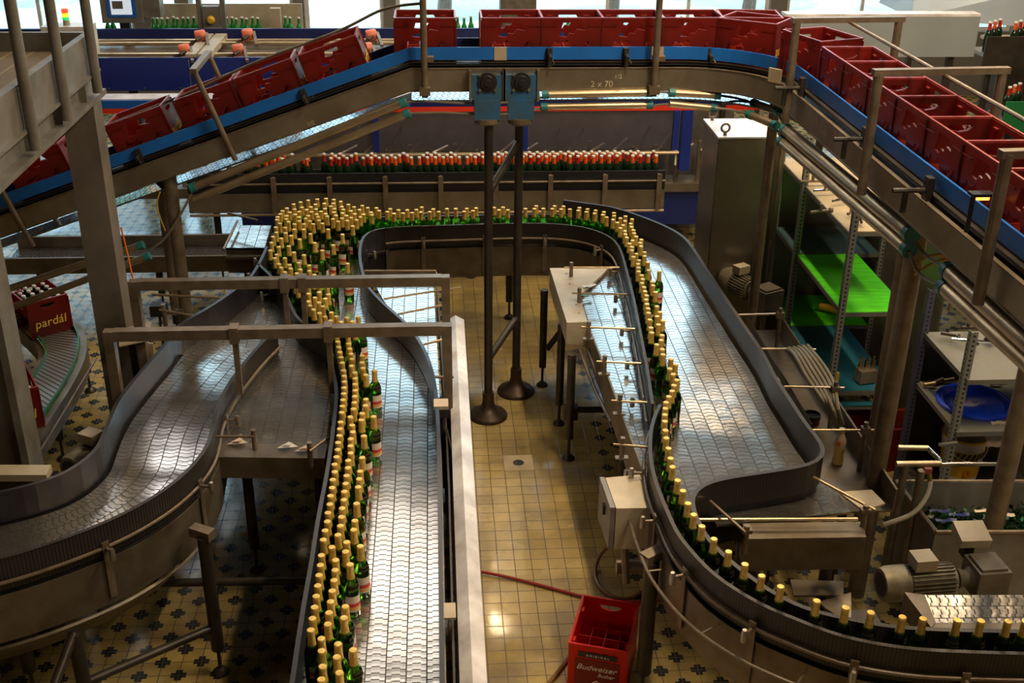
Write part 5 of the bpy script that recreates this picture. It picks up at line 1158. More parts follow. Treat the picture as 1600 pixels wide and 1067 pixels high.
# ------------------------------------------------------------------ aisle: crate, hoses, drain
cB = make_crate('beer_crate', 'crate_bright', style='bud'); cx_ = (at(895, 1003, .29)+at(983, 1018, .29)+at(907, 930, .29)+at(995, 942, .29))/4
fa = at(895, 1003, .29); fb2 = at(983, 1018, .29); ang = math.atan2(fb2.y-fa.y, fb2.x-fa.x)
tag(cB, 'bright red empty beer crate with white script lettering standing on the aisle floor', 'crate'); cB.location = (cx_.x, cx_.y, .001); cB.rotation_euler = (0, 0, ang+PI/2)
obj('front_panel', MB().bx(-.1985, -.1955, -.115, .115, .03, .20), 'crate_panel', cB, False, True); 
text('script_lettering', 'Budweiser', .048, 'white_text', cB, (-.1995, .005, .135), (PI/2, 0, -PI/2), shear=.35); text('script_lettering', 'Budvar', .030, 'white_text', cB, (-.1995, -.045, .10), (PI/2, 0, -PI/2), shear=.35)
obj('lettering_strip', MB().bx(-.2, -.1955, -.10, .10, .213, .245), 'black', cB, False, True); text('strip_lettering', 'O R I G I N A L', .018, 'white_text', cB, (-.2012, 0, .222), (PI/2, 0, -PI/2))
obj('small_emblem', MB().holed([(-.02, 0), (.02, 0), (.02, .02), (0, .035), (-.02, .02)], [[(-.013, .005), (-.013, .017), (0, .026), (.013, .017), (.013, .005)]], (-.199, 0, .04), (0, -1, 0), (0, 0, 1), .0015), 'white_text', cB, False, True)
o = obj('water_hose', MB().tube(smooth([at(752, 893, .02), at(800, 903, .012), at(870, 921, .012), at(930, 936, .012), at(1000, 940, .012), at(1060, 930, .012), at(1100, 905, .012)], .05), .009, 8), 'hose_r', None, True); tag(o, 'red rubber hose lying across the aisle tiles behind the bright red crate', 'hose')
o = obj('water_hose', MB().tube(smooth([at(962, 848, .2), at(940, 862, .08), at(929, 890, .012), at(935, 915, .012), at(955, 932, .012), at(985, 936, .012), at(1000, 925, .014), at(1030, 912, .014)], .04), .011, 8), 'hose_b', None, True); tag(o, 'brown rubber hose curling down from the beige junction cabinet', 'hose')
o = obj('water_hose', MB().tube(smooth([at(893, 1020, .012), at(878, 1042, .012), at(858, 1067, .012), at(835, 1095, .012)], .04), .012, 8), 'hose_b', None, True); tag(o, 'brown rubber hose running out of the bottom edge from the bright red crate', 'hose')
c = at(810, 723, 0); dr = thing('floor_drain', 'square concrete drain plate with a round black hole in the aisle floor', 'drain', (c.x, c.y, 0)); obj('drain_plate', MB().bx(c.x-.1, c.x+.1, c.y-.1, c.y+.1, .0, .0015), 'grey_floor' if 'grey_floor' in M else 'shelf_beige', dr); obj('drain_hole', MB().lathe([(0.0, .002), (.038, .002), (.038, .0016)], (c.x, c.y, 0), 24, cap=False), 'black', dr)

# ------------------------------------------------------------------ steel cabinet and shelving on the right
q = at(1124, 214, 1.9); cw = thing('switch_cabinet', 'tall stainless switch cabinet with lifting eyes behind the right bend', 'cabinet', (q.x+.25, q.y+.25, 0))
x0, y0 = q.x, q.y; obj('cabinet_body', MB().bx(x0, x0+.50, y0+.012, y0+.5, .0, 1.885), 'cabinet', cw); obj('cabinet_door', MB().bx(x0+.004, x0+.496, y0, y0+.010, .05, 1.88), 'cabinet', cw); obj('top_sheet', MB().bx(x0-.008, x0+.508, y0-.008, y0+.51, 1.887, 1.90), 'white_steel', cw)
for dx_, dy_ in ((.05, .04), (.05, .46), (.45, .46), (.45, .04)):
    ct_ = Vector((x0+dx_, y0+dy_, 1.955)); mb = MB(); mb.tube([ct_+Vector((.03*math.cos(a*PI/8), 0, .03*math.sin(a*PI/8))) for a in range(17)], .008, 8, cap=False); mb.lathe([(.014, 0), (.012, .03)], (ct_.x, ct_.y, 1.90), 8); obj('lifting_eye', mb, 'frame', cw, True)
pp = at(1213, 300, 1.5); o = obj('vertical_pipe', MB().tube([(pp.x, pp.y, 0), (pp.x, pp.y, 2.2)], .012, 8), 'frame', None, True); tag(o, 'thin vertical pipe between the steel cabinet and the shelving', 'pipe')
sh = thing('shelving_unit', 'galvanised shelving with green, blue and beige shelves at the right', 'shelving', (2.9, 7.2, 0))
pA = at(1213, 355, 1.1); pB = at(1247, 398, 1.1); pC = at(1319, 489, 1.1); xs_ = 2.61
def angle(x, y, z1, mt='perf', sx=1):
    mb = MB(); mb.bx(x-.02, x+.02, y-.002, y+.002, 0, z1); mb.bx(x-.02 if sx > 0 else x+.016, x-.016 if sx > 0 else x+.02, y+.002, y+.04, 0, z1); return mb
for (x, y) in ((xs_, pA.y), (xs_, pB.y), (xs_, pC.y), (xs_+.64, pA.y), (xs_+.46, pC.y), (xs_+.64, pB.y)): obj('post', angle(x, y, 1.98), 'perf', sh)
def shelf(x0, x1, y0, y1, z, mt):
    o = obj('shelf', MB().bx(x0, x1, y0, y1, z-.03, z), 'shelf_steel', sh); obj('shelf_sheet', MB().bx(x0+.004, x1-.004, y0+.004, y1-.004, z, z+.004), mt, o)
shelf(xs_, xs_+.62, pB.y+.005, pA.y, 1.1, 'slate_sheet'); shelf(xs_, xs_+.45, pC.y, pB.y-.003, 1.1, 'green_sheet')
shelf(xs_, xs_+.62, pB.y+.005, pA.y, .52, 'green_sheet'); shelf(xs_, xs_+.45, pC.y, pB.y-.003, .52, 'teal_sheet'); shelf(xs_, xs_+.62, pB.y+.005, pA.y+.1, 1.62, 'shelf_beige'); shelf(xs_, xs_+.45, pC.y+.1, pB.y-.003, 1.62, 'shelf_beige')
shelf(xs_+.0, xs_+.42, at(1360, 628, .42).y, pC.y-.02, .42, 'teal_sheet'); obj('back_panel', MB().bx(3.26, 3.275, pC.y, pA.y+.1, 0, 1.6), 'cabinet', sh); obj('back_panel', MB().bx(xs_, 3.255, pA.y+.045, pA.y+.06, 0, 1.6), 'cabinet', sh)
# fittings on the beige shelf
for i, (a, b) in enumerate(((1270, 283), (1290, 297), (1282, 330), (1312, 312), (1330, 332), (1345, 345))):
    c = at(a, b, 1.66); f = thing('pipe_fitting', 'chrome pipe fitting lying on the beige top shelf', 'fitting', (c.x, c.y, 1.63), 'fittings on the top shelf')
    an = .3*i; d_ = Vector((math.cos(an)*.09, math.sin(an)*.03, 0)); mb = MB(); mb.tube([c-d_, c+d_], .010, 8); mb.tube([c, c+Vector((0, 0, .05))], .012, 8); mb.lathe([(.018, -.01), (.018, .01)], c+d_, 8, axis=d_); obj('fitting_body', mb, 'chrome' if i % 2 else 'frame', f, True)
c = at(1295, 483, .56); y_ = thing('hand_tool', 'yellow rounded tool handle on the lower green shelf', 'tool', (c.x, c.y, .53)); obj('tool_body', MB().tube(smooth([c+Vector((-.05, .05, 0)), c+Vector((0, 0, .01)), c+Vector((.06, -.04, 0))], .02), .028, 12), 'yellow', y_, True)
# block of tools on the teal shelf
c = at(1352, 590, .56); tb_ = thing('tool_block', 'bundle of metal rods standing in a block on the teal shelf', 'tools', (c.x, c.y, .53)); obj('block', MB().box(c+Vector((0.0, 0, .02)), (.12, .08, .09), .2), 'frame', tb_)
for i in range(9): obj('rod', MB().tube([c+Vector((-.06+i*.014, .01*(i % 3), .03)), c+Vector((-.06+i*.015, .01*(i % 3), .12+.012*(i % 4)))], .006, 6), 'brass' if i % 3 else 'chrome', tb_, True)
c = at(1300, 590, .56); y_ = thing('small_box', 'small yellow and brown box on the teal shelf behind the hoses', 'box', (c.x, c.y, .53)); obj('box_body', MB().box(c+Vector((0, 0, .01)), (.07, .06, .07), .3), 'cable_y', y_)
# second shelving with the blue lid
s2 = thing('shelving_unit', 'grey perforated-post shelving carrying the big round blue lid', 'shelving', (3.2, 5.7, 0))
XS = 2.97; ya = at(1437, 600, .85).y; yb = at(1470, 660, .85).y
ya2 = at(1453, 506, 1.2).y; yb2 = at(1500, 568, 1.2).y
y_n = min(yb, yb2); y_f = max(ya, ya2)
for (x, y, mt) in ((XS, 5.62, 'perf'), (XS, 6.22, 'perf_blue'), (XS+.75, 5.62, 'perf'), (XS+.75, 6.22, 'perf')): obj('post', angle(x, y, 1.45), mt, s2)
for z in (.20, .82, 1.16): obj('shelf', MB().bx(XS, XS+.75, 5.60, 6.24, z-.03, z), 'shelf_steel' if z > .5 else 'dark', s2)
obj('back_panel', MB().bx(XS+.02, XS+1.2, 6.28, 6.30, 0, 1.1), 'dark', s2)  # dark sheet added in place of the dark clutter behind the shelves
for i in range(10):
    c = Vector((XS+.06+.07*i, 6.15+.025*(i % 3), .84)); f = thing('pipe_fitting', 'rusty pipe fitting behind the blue lid on the grey shelf', 'fitting', tuple(c), 'rusty fittings behind the blue lid'); obj('fitting_body', MB().tube([c+Vector((-.04, 0, 0)), c+Vector((.03, .03*(i % 2), .01))], .013, 8), ('brass', 'dark', 'cast')[i % 3], f, True)
c = at(1524, 622, .86); bl = thing('plastic_disc', 'large round wet blue plastic lid lying on the grey shelf', 'lid', (c.x, c.y, .83)); obj('lid_disc', MB().lathe([(0, .012), (.15, .012), (.17, .006), (.19, .03), (.215, .03), (.225, .022), (.22, .0), (.20, .0), (.0, .0)], (c.x, c.y, .822), 40, cap=False), 'lid', bl, True); obj('lid_boss', MB().lathe([(.02, 0), (.018, .006), (0, .006)], (c.x, c.y, .834), 16, cap=False), 'lid', bl, True)
for i, (a, b) in enumerate(((1480, 520), (1497, 530), (1512, 512), (1520, 540), (1550, 530))):
    c = at(a, b, 1.2); f = thing('small_fitting', 'small metal fitting on the upper grey shelf', 'fitting', (c.x, c.y, 1.165), 'fittings on the grey shelf'); mb = MB(); mb.tube([c+Vector((-.04, 0, 0)), c+Vector((.04, .02*i-.04, .0))], .012, 8); mb.tube([c, c+Vector((0, 0, .03))], .010, 8); obj('fitting_body', mb, 'chrome' if i % 2 else 'dark', f, True)
c = at(1540, 525, 1.17); o = obj('black_cable', MB().tube(smooth([c+Vector((-.25, 0, .02)), c+Vector((-.1, -.08, .01)), c+Vector((.1, -.07, .01)), c+Vector((.3, .05, .01))], .04), .006, 6), 'rubber', None, True); tag(o, 'black cable lying on the upper grey shelf', 'cable')
c = at(1548, 655, .83); cl_ = thing('cleaning_rag', 'dirty beige rag hanging off the shelf beside the blue lid', 'rag', (c.x, c.y, .8))
mb = MB(); b = 0
for i in range(9):
    for j in range(7): mb.v.append(c+Vector((-.02+.02*j+.01*math.sin(i), -.04-.008*math.sin(j*1.9+i), .01-.022*i)))
for i in range(8):
    for j in range(6): mb.face((i*7+j, i*7+j+1, i*7+8+j, i*7+7+j))
obj('cloth', mb, 'paper', cl_, True)
# yellow bucket
c = at(1497, 735, .22); bk = thing('yellow_bucket', 'white and yellow bucket with hazard stripes under the blue lid', 'bucket', (c.x, c.y, .20))
obj('bucket_body', MB().lathe([(0, 0), (.115, 0), (.135, .25), (.139, .25), (.139, .29), (.132, .29), (.115, .02), (0, .02)], (c.x, c.y, .201), 28, cap=False), 'white', bk, True); obj('label_band', MB().lathe([(.1185, .03), (.1335, .22)], (c.x, c.y, .201), 28, cap=False), 'yellow', bk, True); obj('rim', MB().lathe([(.133, .288), (.144, .288), (.144, .302), (.133, .302)], (c.x, c.y, .201), 28, cap=False), 'yellow', bk, True)
for i in range(7):
    a = -PI/2-.75+i*.25; mb = MB(); p0 = Vector((c.x+.1325*math.cos(a), c.y+.1325*math.sin(a), .201+.165)); p1 = Vector((c.x+.1365*math.cos(a+.16), c.y+.1365*math.sin(a+.16), .201+.215)); mb.bar(p0, p1, .014, .002, up=(math.cos(a), math.sin(a), 0)); obj('hazard_stripe', mb, 'black', bk)
obj('warning_sign', MB().holed([(-.02, -.02), (.02, -.02), (.02, .02), (-.02, .02)], [[(-.014, 0), (0, .014), (.014, 0), (0, -.014)]], (c.x-.01, c.y-.131, .275), (1, 0, 0), (0, 0, 1), .002), 'orange', bk)
obj('wire_handle', MB().tube([Vector((c.x+.145*math.cos(-PI*i/14), c.y+.145*math.sin(-PI*i/14), .47-.10*math.sin(PI*i/14))) for i in range(15)], .004, 6), 'white', bk, True)
# big red stacking crate on floor
rc0 = (at(1333, 640, .5)+at(1450, 665, .5))/2
def bigbox(lb, x0, x1, y0, y1, z0, z1, mt):
    t_ = thing('storage_crate', lb, 'crate', ((x0+x1)/2, (y0+y1)/2, z0)); mb = MB(); w_ = .012
    mb.bx(x0, x1, y0, y0+w_, z0, z1); mb.bx(x0, x1, y1-w_, y1, z0, z1); mb.bx(x0, x0+w_, y0+w_, y1-w_, z0, z1); mb.bx(x1-w_, x1, y0+w_, y1-w_, z0, z1); mb.bx(x0+w_, x1-w_, y0+w_, y1-w_, z0, z0+w_); obj('crate_body', mb, mt, t_)
    r_ = MB(); e = .012; r_.bx(x0-e, x1+e, y0-e, y0, z1-.05, z1); r_.bx(x0-e, x1+e, y1, y1+e, z1-.05, z1); r_.bx(x0-e, x0, y0, y1, z1-.05, z1); r_.bx(x1, x1+e, y0, y1, z1-.05, z1); obj('crate_rim', r_, mt, t_)
q0 = at(1335, 690, .36); q1 = at(1452, 672, .36)
k0, k1 = at(1327, 672, .33), at(1452, 672, .33); yk_ = at(1390, 640, .33).y
bigbox('large dark red plastic storage crate on the floor in front of the teal shelf', k0.x, k1.x, k0.y, yk_, 0, .33, 'crate')
# tub of broken glass
tbx = thing('waste_tub', 'grey steel tub filled with broken green glass and labels at the right edge', 'tub', (3.0, 5.0, 0))
ta, tb2, tc_, td = at(1400, 752, .62), at(1650, 752, .62), at(1650, 831, .62), at(1462, 831, .62)
lo_ = [Vector((v.x, v.y, .02)) for v in (td, tc_, tb2, ta)]; hi = [td, tc_, tb2, ta]
mb = MB()
for i in range(4):
    j = (i+1) % 4; a, b = hi[i], hi[j]; ctr = (hi[0]+hi[1]+hi[2]+hi[3])/4; ia = a.lerp(ctr, .05); ib = b.lerp(ctr, .05)
    mb.hexa([Vector((a.x, a.y, .02)), Vector((b.x, b.y, .02)), Vector((ib.x, ib.y, .02)), Vector((ia.x, ia.y, .02)), a, b, Vector((ib.x, ib.y, .62)), Vector((ia.x, ia.y, .62))])
obj('tub_wall', mb, 'grey', tbx); obj('tub_rim', MB().tube([hi[0], hi[3]], .012, 8).tube([hi[3], hi[2]], .012, 8).tube([hi[0], hi[1]], .012, 8), 'frame', tbx, True)
ctr = (hi[0]+hi[1]+hi[2]+hi[3])/4
def inside(z):
    u, v = random.uniform(.08, .92), random.uniform(.08, .92); p = hi[0].lerp(hi[1], u).lerp(hi[3].lerp(hi[2], u), v); return Vector((p.x, p.y, z))
mb = MB()
for i in range(900):
    c = inside(random.uniform(.40, .50)); d1 = Vector((random.gauss(0, 1), random.gauss(0, 1), random.gauss(0, .5))).normalized()*random.uniform(.01, .03); d2 = d1.cross(Vector((random.gauss(0, 1), random.gauss(0, 1), 1))).normalized()*random.uniform(.006, .02)
    mb.cur = 0 if random.random() < .8 else 1
    n0 = len(mb.v); mb.v += [c-d1, c+d2, c+d1, c-d2*.7]; mb.face((n0, n0+1, n0+2, n0+3))
mb.cur = 0; mb.hexa([Vector((v.x, v.y, .05)).lerp(Vector((ctr.x, ctr.y, .05)), .06) for v in hi]+[Vector((v.x, v.y, .42)).lerp(Vector((ctr.x, ctr.y, .42)), .06) for v in hi])
o = obj('broken_glass', mb, ['dark_glass', 'green_trim']); tag(o, 'pile of broken green bottle glass inside the grey tub', 'broken glass', kind='stuff')
for i, (a, b, n_) in enumerate(((1470, 800, 0), (1500, 806, 0), (1480, 815, 0), (1540, 800, 1), (1570, 806, 1))):
    c = at(a, b, .505); mb = MB(); n0 = 0
    for kx in range(7): mb.v += [c+Vector((-.06+.02*kx, .006*math.sin(kx*1.3+i), .005*math.sin(kx))), c+Vector((-.06+.02*kx, .02+.006*math.sin(kx*1.3+i), .006))]
    for kx in range(6): mb.face((2*kx, 2*kx+2, 2*kx+3, 2*kx+1))
    tag(obj('foil_strip', mb, 'navy' if n_ == 0 else 'paper', None, True), ('crinkled bluish foil strip on the broken glass', 'torn orange and cream label strip on the broken glass')[n_], 'foil strip', ('foil strips on the broken glass', 'label strips on the broken glass')[n_])
# pipework with valves in front of the bucket
pw = thing('water_pipework', 'pipes with a chrome lever tap and hose connection at the right', 'pipework', tuple(at(1440, 720, .8)))
Zp = .85
obj('pipe', MB().tube([at(1403, 699, Zp), at(1450, 700, Zp)], .016, 10), 'duct', pw, True); obj('pipe', MB().tube([at(1400, 725, Zp), at(1470, 724, Zp)], .018, 10), 'duct', pw, True)
mb = MB(); mb.tube([at(1450, 700, Zp), at(1468, 718, Zp-.02), at(1472, 726, Zp-.02)], .015, 10); mb.tube([at(1466, 695, Zp+.03), at(1496, 692, Zp+.05)], .012, 8); mb.tube([at(1470, 725, Zp), at(1557, 725, Zp)], .012, 10); obj('tap', mb, 'chrome', pw, True)
mb = MB(); mb.tube([at(1438, 722, Zp), at(1452, 738, Zp-.05), at(1453, 752, Zp-.1)], .014, 10); obj('brass_valve', mb, 'brass', pw, True); obj('valve_handle', MB().box(at(1450, 735, Zp), (.04, .02, .03)), 'crate_rim', pw)
obj('hose', MB().tube(smooth([at(1454, 752, Zp-.1), at(1450, 775, Zp-.15), at(1430, 800, Zp-.22), at(1405, 812, Zp-.22), at(1380, 820, Zp-.25)], .04), .014, 8), 'hose_g', pw, True)
mb = MB(); a = at(1440, 735, Zp); mb.tube([a, Vector((a.x, a.y, 0))], .022, 10); a = at(1415, 725, Zp); mb.tube([a, Vector((a.x, a.y, 0))], .022, 10); obj('pipe_stand', mb, 'frame', pw, True)
# blue drum at the right edge
c = at(1600, 740, .3); bd = thing('blue_drum', 'blue plastic drum at the right edge behind the pole', 'drum', (3.55, 5.8, 0)); obj('drum_body', MB().lathe([(0, 0), (.17, 0), (.19, .03), (.19, .6), (.17, .63), (0, .63)], (3.62, 5.15, 0), 26, cap=False), 'midblue', bd, True)
# ------------------------------------------------------------------ far bottle conveyor with amber necks
QY = 9.95; QZ = .925
qc = thing('far_bottle_conveyor', 'straight bottle conveyor crossing behind the main line, packed with amber-necked bottles', 'conveyor', (.3, QY, 0))
xa, xb = -2.2, 2.05
obj('slat_chain', MB().bx(xa, xb, QY-.02, QY+.26, QZ-.02, QZ), 'chain', qc); obj('guide_wall', MB().bx(xa, xb, QY-.06, QY-.045, QZ-.0, 1.07), 'black', qc); obj('guide_wall', MB().bx(xa, xb, QY+.28, QY+.30, QZ, 1.0), 'black', qc)
obj('lower_guard', MB().bx(xa, xb, QY-.055, QY-.05, .86, QZ-.001), 'black', qc)
obj('guide_tube', MB().tube([(xa, QY-.09, .985), (xb, QY-.09, .985)], .010, 8), 'frame', qc, True)
obj('side_plate', MB().bx(xa, xb, QY-.075, QY-.068, .72, .895), 'plate_light', qc); obj('lower_rail', MB().tube([(xa, QY-.08, .70), (xb, QY-.08, .70)], .012, 8), 'duct', qc, True)
x = aty(430, 290, QY).x
while x < xb: 
    mb = MB(); mb.bx(x-.022, x+.022, QY-.112, QY-.10, .72, 1.05); mb.bx(x-.01, x+.01, QY-.10, QY-.045, 1.03, 1.045); obj('rail_bracket', mb, 'frame', qc); x += .49
legs(qc, [(-2.0, QY+.1), (-.9, QY+.1), (.3, QY+.1), (1.5, QY+.1)], top=.70)
o1 = proto('foil_necked_bottle', 'dark_glass', 'neck_orange', 'dark green bottle with bright orange neck foil on the far crossing conveyor', 'bottle', labels=False); o1['group'] = 'orange-necked bottles on the far conveyor'
o2 = proto('foil_necked_bottle', 'dark_glass', 'neck_red', 'dark bottle with dark red neck foil on the far crossing conveyor', 'bottle', labels=False); o2['group'] = 'red-necked bottles on the far conveyor'
cnt = 0; used_ = {0: False, 1: False}
for r_ in range(3):
    x = -1.72 + .035*(r_ % 2)
    while x < 2.0:
        if random.random() < (.86, .8, .6)[r_] or x > .5 and random.random() < .7:
            k_ = 0 if random.random() < .62 else 1; o = (o1, o2)[k_]; loc = (x, QY+.025+r_*.068, QZ+.0005)
            if not used_[k_]: o.location = loc; used_[k_] = True
            else: dup(o, loc, (0, 0, 0), o['label'], o['group'])
        x += .071
# clear covered machine behind it
mc2 = thing('covered_machine', 'long machine behind clear plastic covers with blue posts and a blue and red striped hood', 'machine', (.2, 11, 0))
YM = 10.75
zt_ = aty(900, 172, YM).z; zb_ = aty(900, 232, YM).z
a, b = aty(560, 200, YM).x, aty(1055, 200, YM).x
obj('clear_cover', MB().bx(-2.9, a-.02, YM, YM+.01, zb_-.0, zt_), 'cover', mc2); 
c1_, c2_ = aty(822, 200, YM).x, aty(1052, 200, YM).x
obj('clear_cover', MB().bx(a+.02, c1_-.03, YM, YM+.01, zb_, zt_), 'cover', mc2); obj('clear_cover', MB().bx(c1_+.03, c2_, YM, YM+.01, zb_, zt_), 'cover', mc2)
for px_ in (587, 820, 1056): x = aty(px_, 200, YM-.03).x; obj('blue_post', MB().bx(x-.028, x+.028, YM-.05, YM-.01, zb_-.01, zt_-.0), 'blue', mc2)
for px_ in (192, ): x = aty(px_, 200, YM-.03).x; obj('blue_post', MB().bx(x-.028, x+.028, YM-.05, YM-.01, zb_-.01, zt_-.0), 'blue', mc2)
x = aty(1073, 200, YM).x; obj('blue_column', MB().bx(x-.05, x+.05, YM-.02, YM+.08, .8, 1.85), 'blue', mc2)
mb = MB()
for px_ in (587, 822, 1055, 192): x = aty(px_, 235, YM).x; mb.bx(x-.008, x+.008, YM-.05, YM-.035, zb_-.16, zb_-.01)
obj('cover_hinge', mb, 'white', mc2)
zz = aty(800, 240, YM-.05).z; obj('cover_rail', MB().tube([(-3.0, YM-.06, zz), (aty(1058, 240, YM).x, YM-.06, zz)], .018, 8), 'duct', mc2, True)
z0, z1 = aty(500, 167, YM).z, aty(500, 155, YM).z; z2 = aty(500, 175, YM).z
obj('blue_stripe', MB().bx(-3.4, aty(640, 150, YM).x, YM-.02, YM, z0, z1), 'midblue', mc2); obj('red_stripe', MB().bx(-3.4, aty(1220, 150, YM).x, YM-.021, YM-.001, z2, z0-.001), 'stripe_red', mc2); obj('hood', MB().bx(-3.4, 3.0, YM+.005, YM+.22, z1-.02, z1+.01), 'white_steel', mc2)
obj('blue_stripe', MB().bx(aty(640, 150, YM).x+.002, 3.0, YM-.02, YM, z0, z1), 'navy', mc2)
mb = MB(); mb.bx(-1.9, 3.0, YM+.55, YM+.6, 0, z1-.03); mb.bx(-3.4, 3.0, YM+.05, YM+.5, .55, .6); obj('machine_bed', mb, 'grey', mc2)
mb = MB()
for i in range(26): x = -2.9+i*.22; mb.bx(x-.02, x+.02, YM+.2, YM+.26, .6, .95+.1*math.sin(i*2.3)); mb.tube([(x, YM+.15, .95), (x+.15, YM+.22, 1.1+.1*math.cos(i*1.7))], .018, 6)
obj('inner_mechanism', mb, 'steel', mc2)
obj('lower_blue_panel', MB().bx(-1.9, 2.6, YM-.01, YM+.02, .25, .58), 'navy', mc2); obj('machine_rail', MB().bx(-3.3, 2.6, YM-.05, YM, .60, .68), 'plate', mc2)

# blue crate packer line behind
bp_ = thing('crate_line_machine', 'dark blue panelled transfer line with roller lanes behind the crate conveyor', 'machine', (-1.5, 12, 0))
YP = 11.5; za_, zb2 = aty(400, 90, YP).z, aty(400, 141, YP).z
xs2 = [aty(p, 110, YP).x for p in (-60, 296, 335, 605, 1240)]
for i in range(4): obj('front_panel', MB().bx(xs2[i]+.005, xs2[i+1]-.005, YP, YP+.02, zb2 if i != 1 else zb2-.12, za_), 'blue', bp_)
mb = MB()
for px_ in (170, 226, 282, 288, 302, 330, 345, 400, 450): x = aty(px_, 137, YP).x; mb.lathe([(.010, 0), (.010, .004), (0, .005)], (x, YP, zb2+.025), 8, axis=(0, -1, 0))
obj('panel_screw', mb, 'steel', bp_)
yq = 12.6; zc_, zd_ = aty(400, 45, yq).z, aty(400, 66, yq).z
obj('rear_panel', MB().bx(aty(145, 50, yq).x-2.5, aty(1240, 50, yq).x, yq, yq+.03, zd_, zc_), 'navy', bp_)
obj('lane_bed', MB().bx(-4.6, 3.1, YP+.03, yq-.01, za_-.12, za_-.10), 'frame', bp_)
zr = za_-.02
obj('lane_rail', MB().tube([(-4.6, 11.75, zr), (3.0, 11.75, zr)], .018, 8).tube([(-4.6, 12.2, zr+.02), (3.0, 12.2, zr+.02)], .018, 8).tube([(-4.6, 12.45, zr), (3.0, 12.45, zr)], .018, 8), 'duct', bp_, True)
xg = aty(322, 70, 12).x
obj('centre_guide', MB().bx(xg-.02-.10, xg-.02+.0, YP-.0+.03, yq-.02, za_-.03, za_+.03).bx(xg+.0, xg+.12, YP+.03, yq-.02, za_-.03, za_+.03), 'beige', bp_)
for (a, b) in ((288, 78), (313, 56), (372, 78), (387, 54), (573, 76), (580, 55)):
    yy_ = 11.72 if b > 70 else 12.2; c = aty(a, b, yy_); r_ = obj('clamp_roller', MB().lathe([(.05, -.055), (.06, -.04), (.06, .04), (.05, .055)], c, 18, axis=(1, .25, .12)), 'coral', bp_, True)
    obj('roller_axle', MB().tube([c+Vector((.02, -.04, -.0)), c+Vector((-.03, -.075, -.03))], .02, 8), 'dark', r_, True); obj('roller_arm', MB().bar(c+Vector((-.05, -.03, -.05)), c+Vector((-.14, .02, -.10)), .03, .03).bar(c+Vector((.06, .02, .02)), c+Vector((.12, -.25, -.06)), .03, .03), 'frame', r_)
mb = MB(); mb.bx(-1.9, 3.0, YP+.05, YP+.1, 0, zb2-.14); obj('under_frame', mb, 'grey', bp_)
# strip lamp band / white gap behind the blue panels
# rear green bottles on a shelf conveyor
RY = 13.3; zr2 = 1.56
rv = thing('rear_bottle_conveyor', 'rear conveyor with bright green bottles in front of the windows', 'conveyor', (0, RY, 0)); obj('slat_chain', MB().bx(-5.4, 4.2, RY-.12, RY+.12, zr2-.03, zr2), 'steel', rv); obj('side_plate', MB().bx(-5.4, 4.2, RY-.14, RY-.12, zr2-.15, zr2+.03), 'grey', rv); obj('rear_rail', MB().bx(-5.4, 4.2, RY+.14, RY+.16, zr2+.08, zr2+.11), 'beige', rv)
obj('rear_panel', MB().bx(aty(235, 30, RY).x, aty(470, 30, RY).x, RY+.17, RY+.2, zr2+.0, zr2+.38), 'beige', rv)
legs(rv, [(-5, RY), (-2, RY), (1, RY), (3.8, RY)], top=zr2-.06, r=.03)
gb_ = proto('green_bottle', 'bright_glass', 'cap', 'bright green capped bottle on the rear conveyor below the windows', 'bottle', labels=False); gb_['group'] = 'bright green bottles on the rear conveyor'; ug = False
pxs = list(range(238, 316, 8)) + [168, 174] + list(range(354, 402, 8)) + [403, 428, 445, 453, 467] + [715, 725, 736] + [872, 888, 905, 925, 960, 985, 1000, 1030, 1065, 1100, 1120, 1136, 1150, 1166, 1178, 1190]
for px_ in pxs:
    p = aty(px_, 30, RY); dy_ = random.uniform(-.06, .06); loc = (p.x, RY+dy_, zr2+.0005)
    if not ug: gb_.location = loc; ug = True
    else: dup(gb_, loc, (0, 0, 0), gb_['label'], gb_['group'])
# right rear row
R2 = 10.6; rr = thing('rear_bottle_conveyor', 'upper right conveyor carrying scattered green bottles in front of the bright window', 'conveyor', (3.3, R2, 0)); a = at(1150, 58, 1.5); zc2 = aty(1200, 64, R2).z
obj('slat_chain', MB().bx(2.45, 4.4, R2-.1, R2+.1, zc2-.03, zc2), 'steel', rr); obj('side_plate', MB().bx(2.45, 4.4, R2-.12, R2-.1, zc2-.12, zc2+.02), 'dark', rr); legs(rr, [(2.7, R2), (4.2, R2)], top=zc2-.05, r=.03)
for px_ in (1140, 1156, 1180, 1206, 1222, 1238, 1250, 1266, 1281, 1294, 1303, 1320, 1330, 1348, 1356, 1366, 1378, 1396):
    p = aty(px_, 55, R2); dup(gb_, (p.x, R2+random.uniform(-.04, .04), zc2+.0005), (0, 0, 0), 'green bottle with pale cap on the upper right rear conveyor', 'green bottles on the upper right rear conveyor')
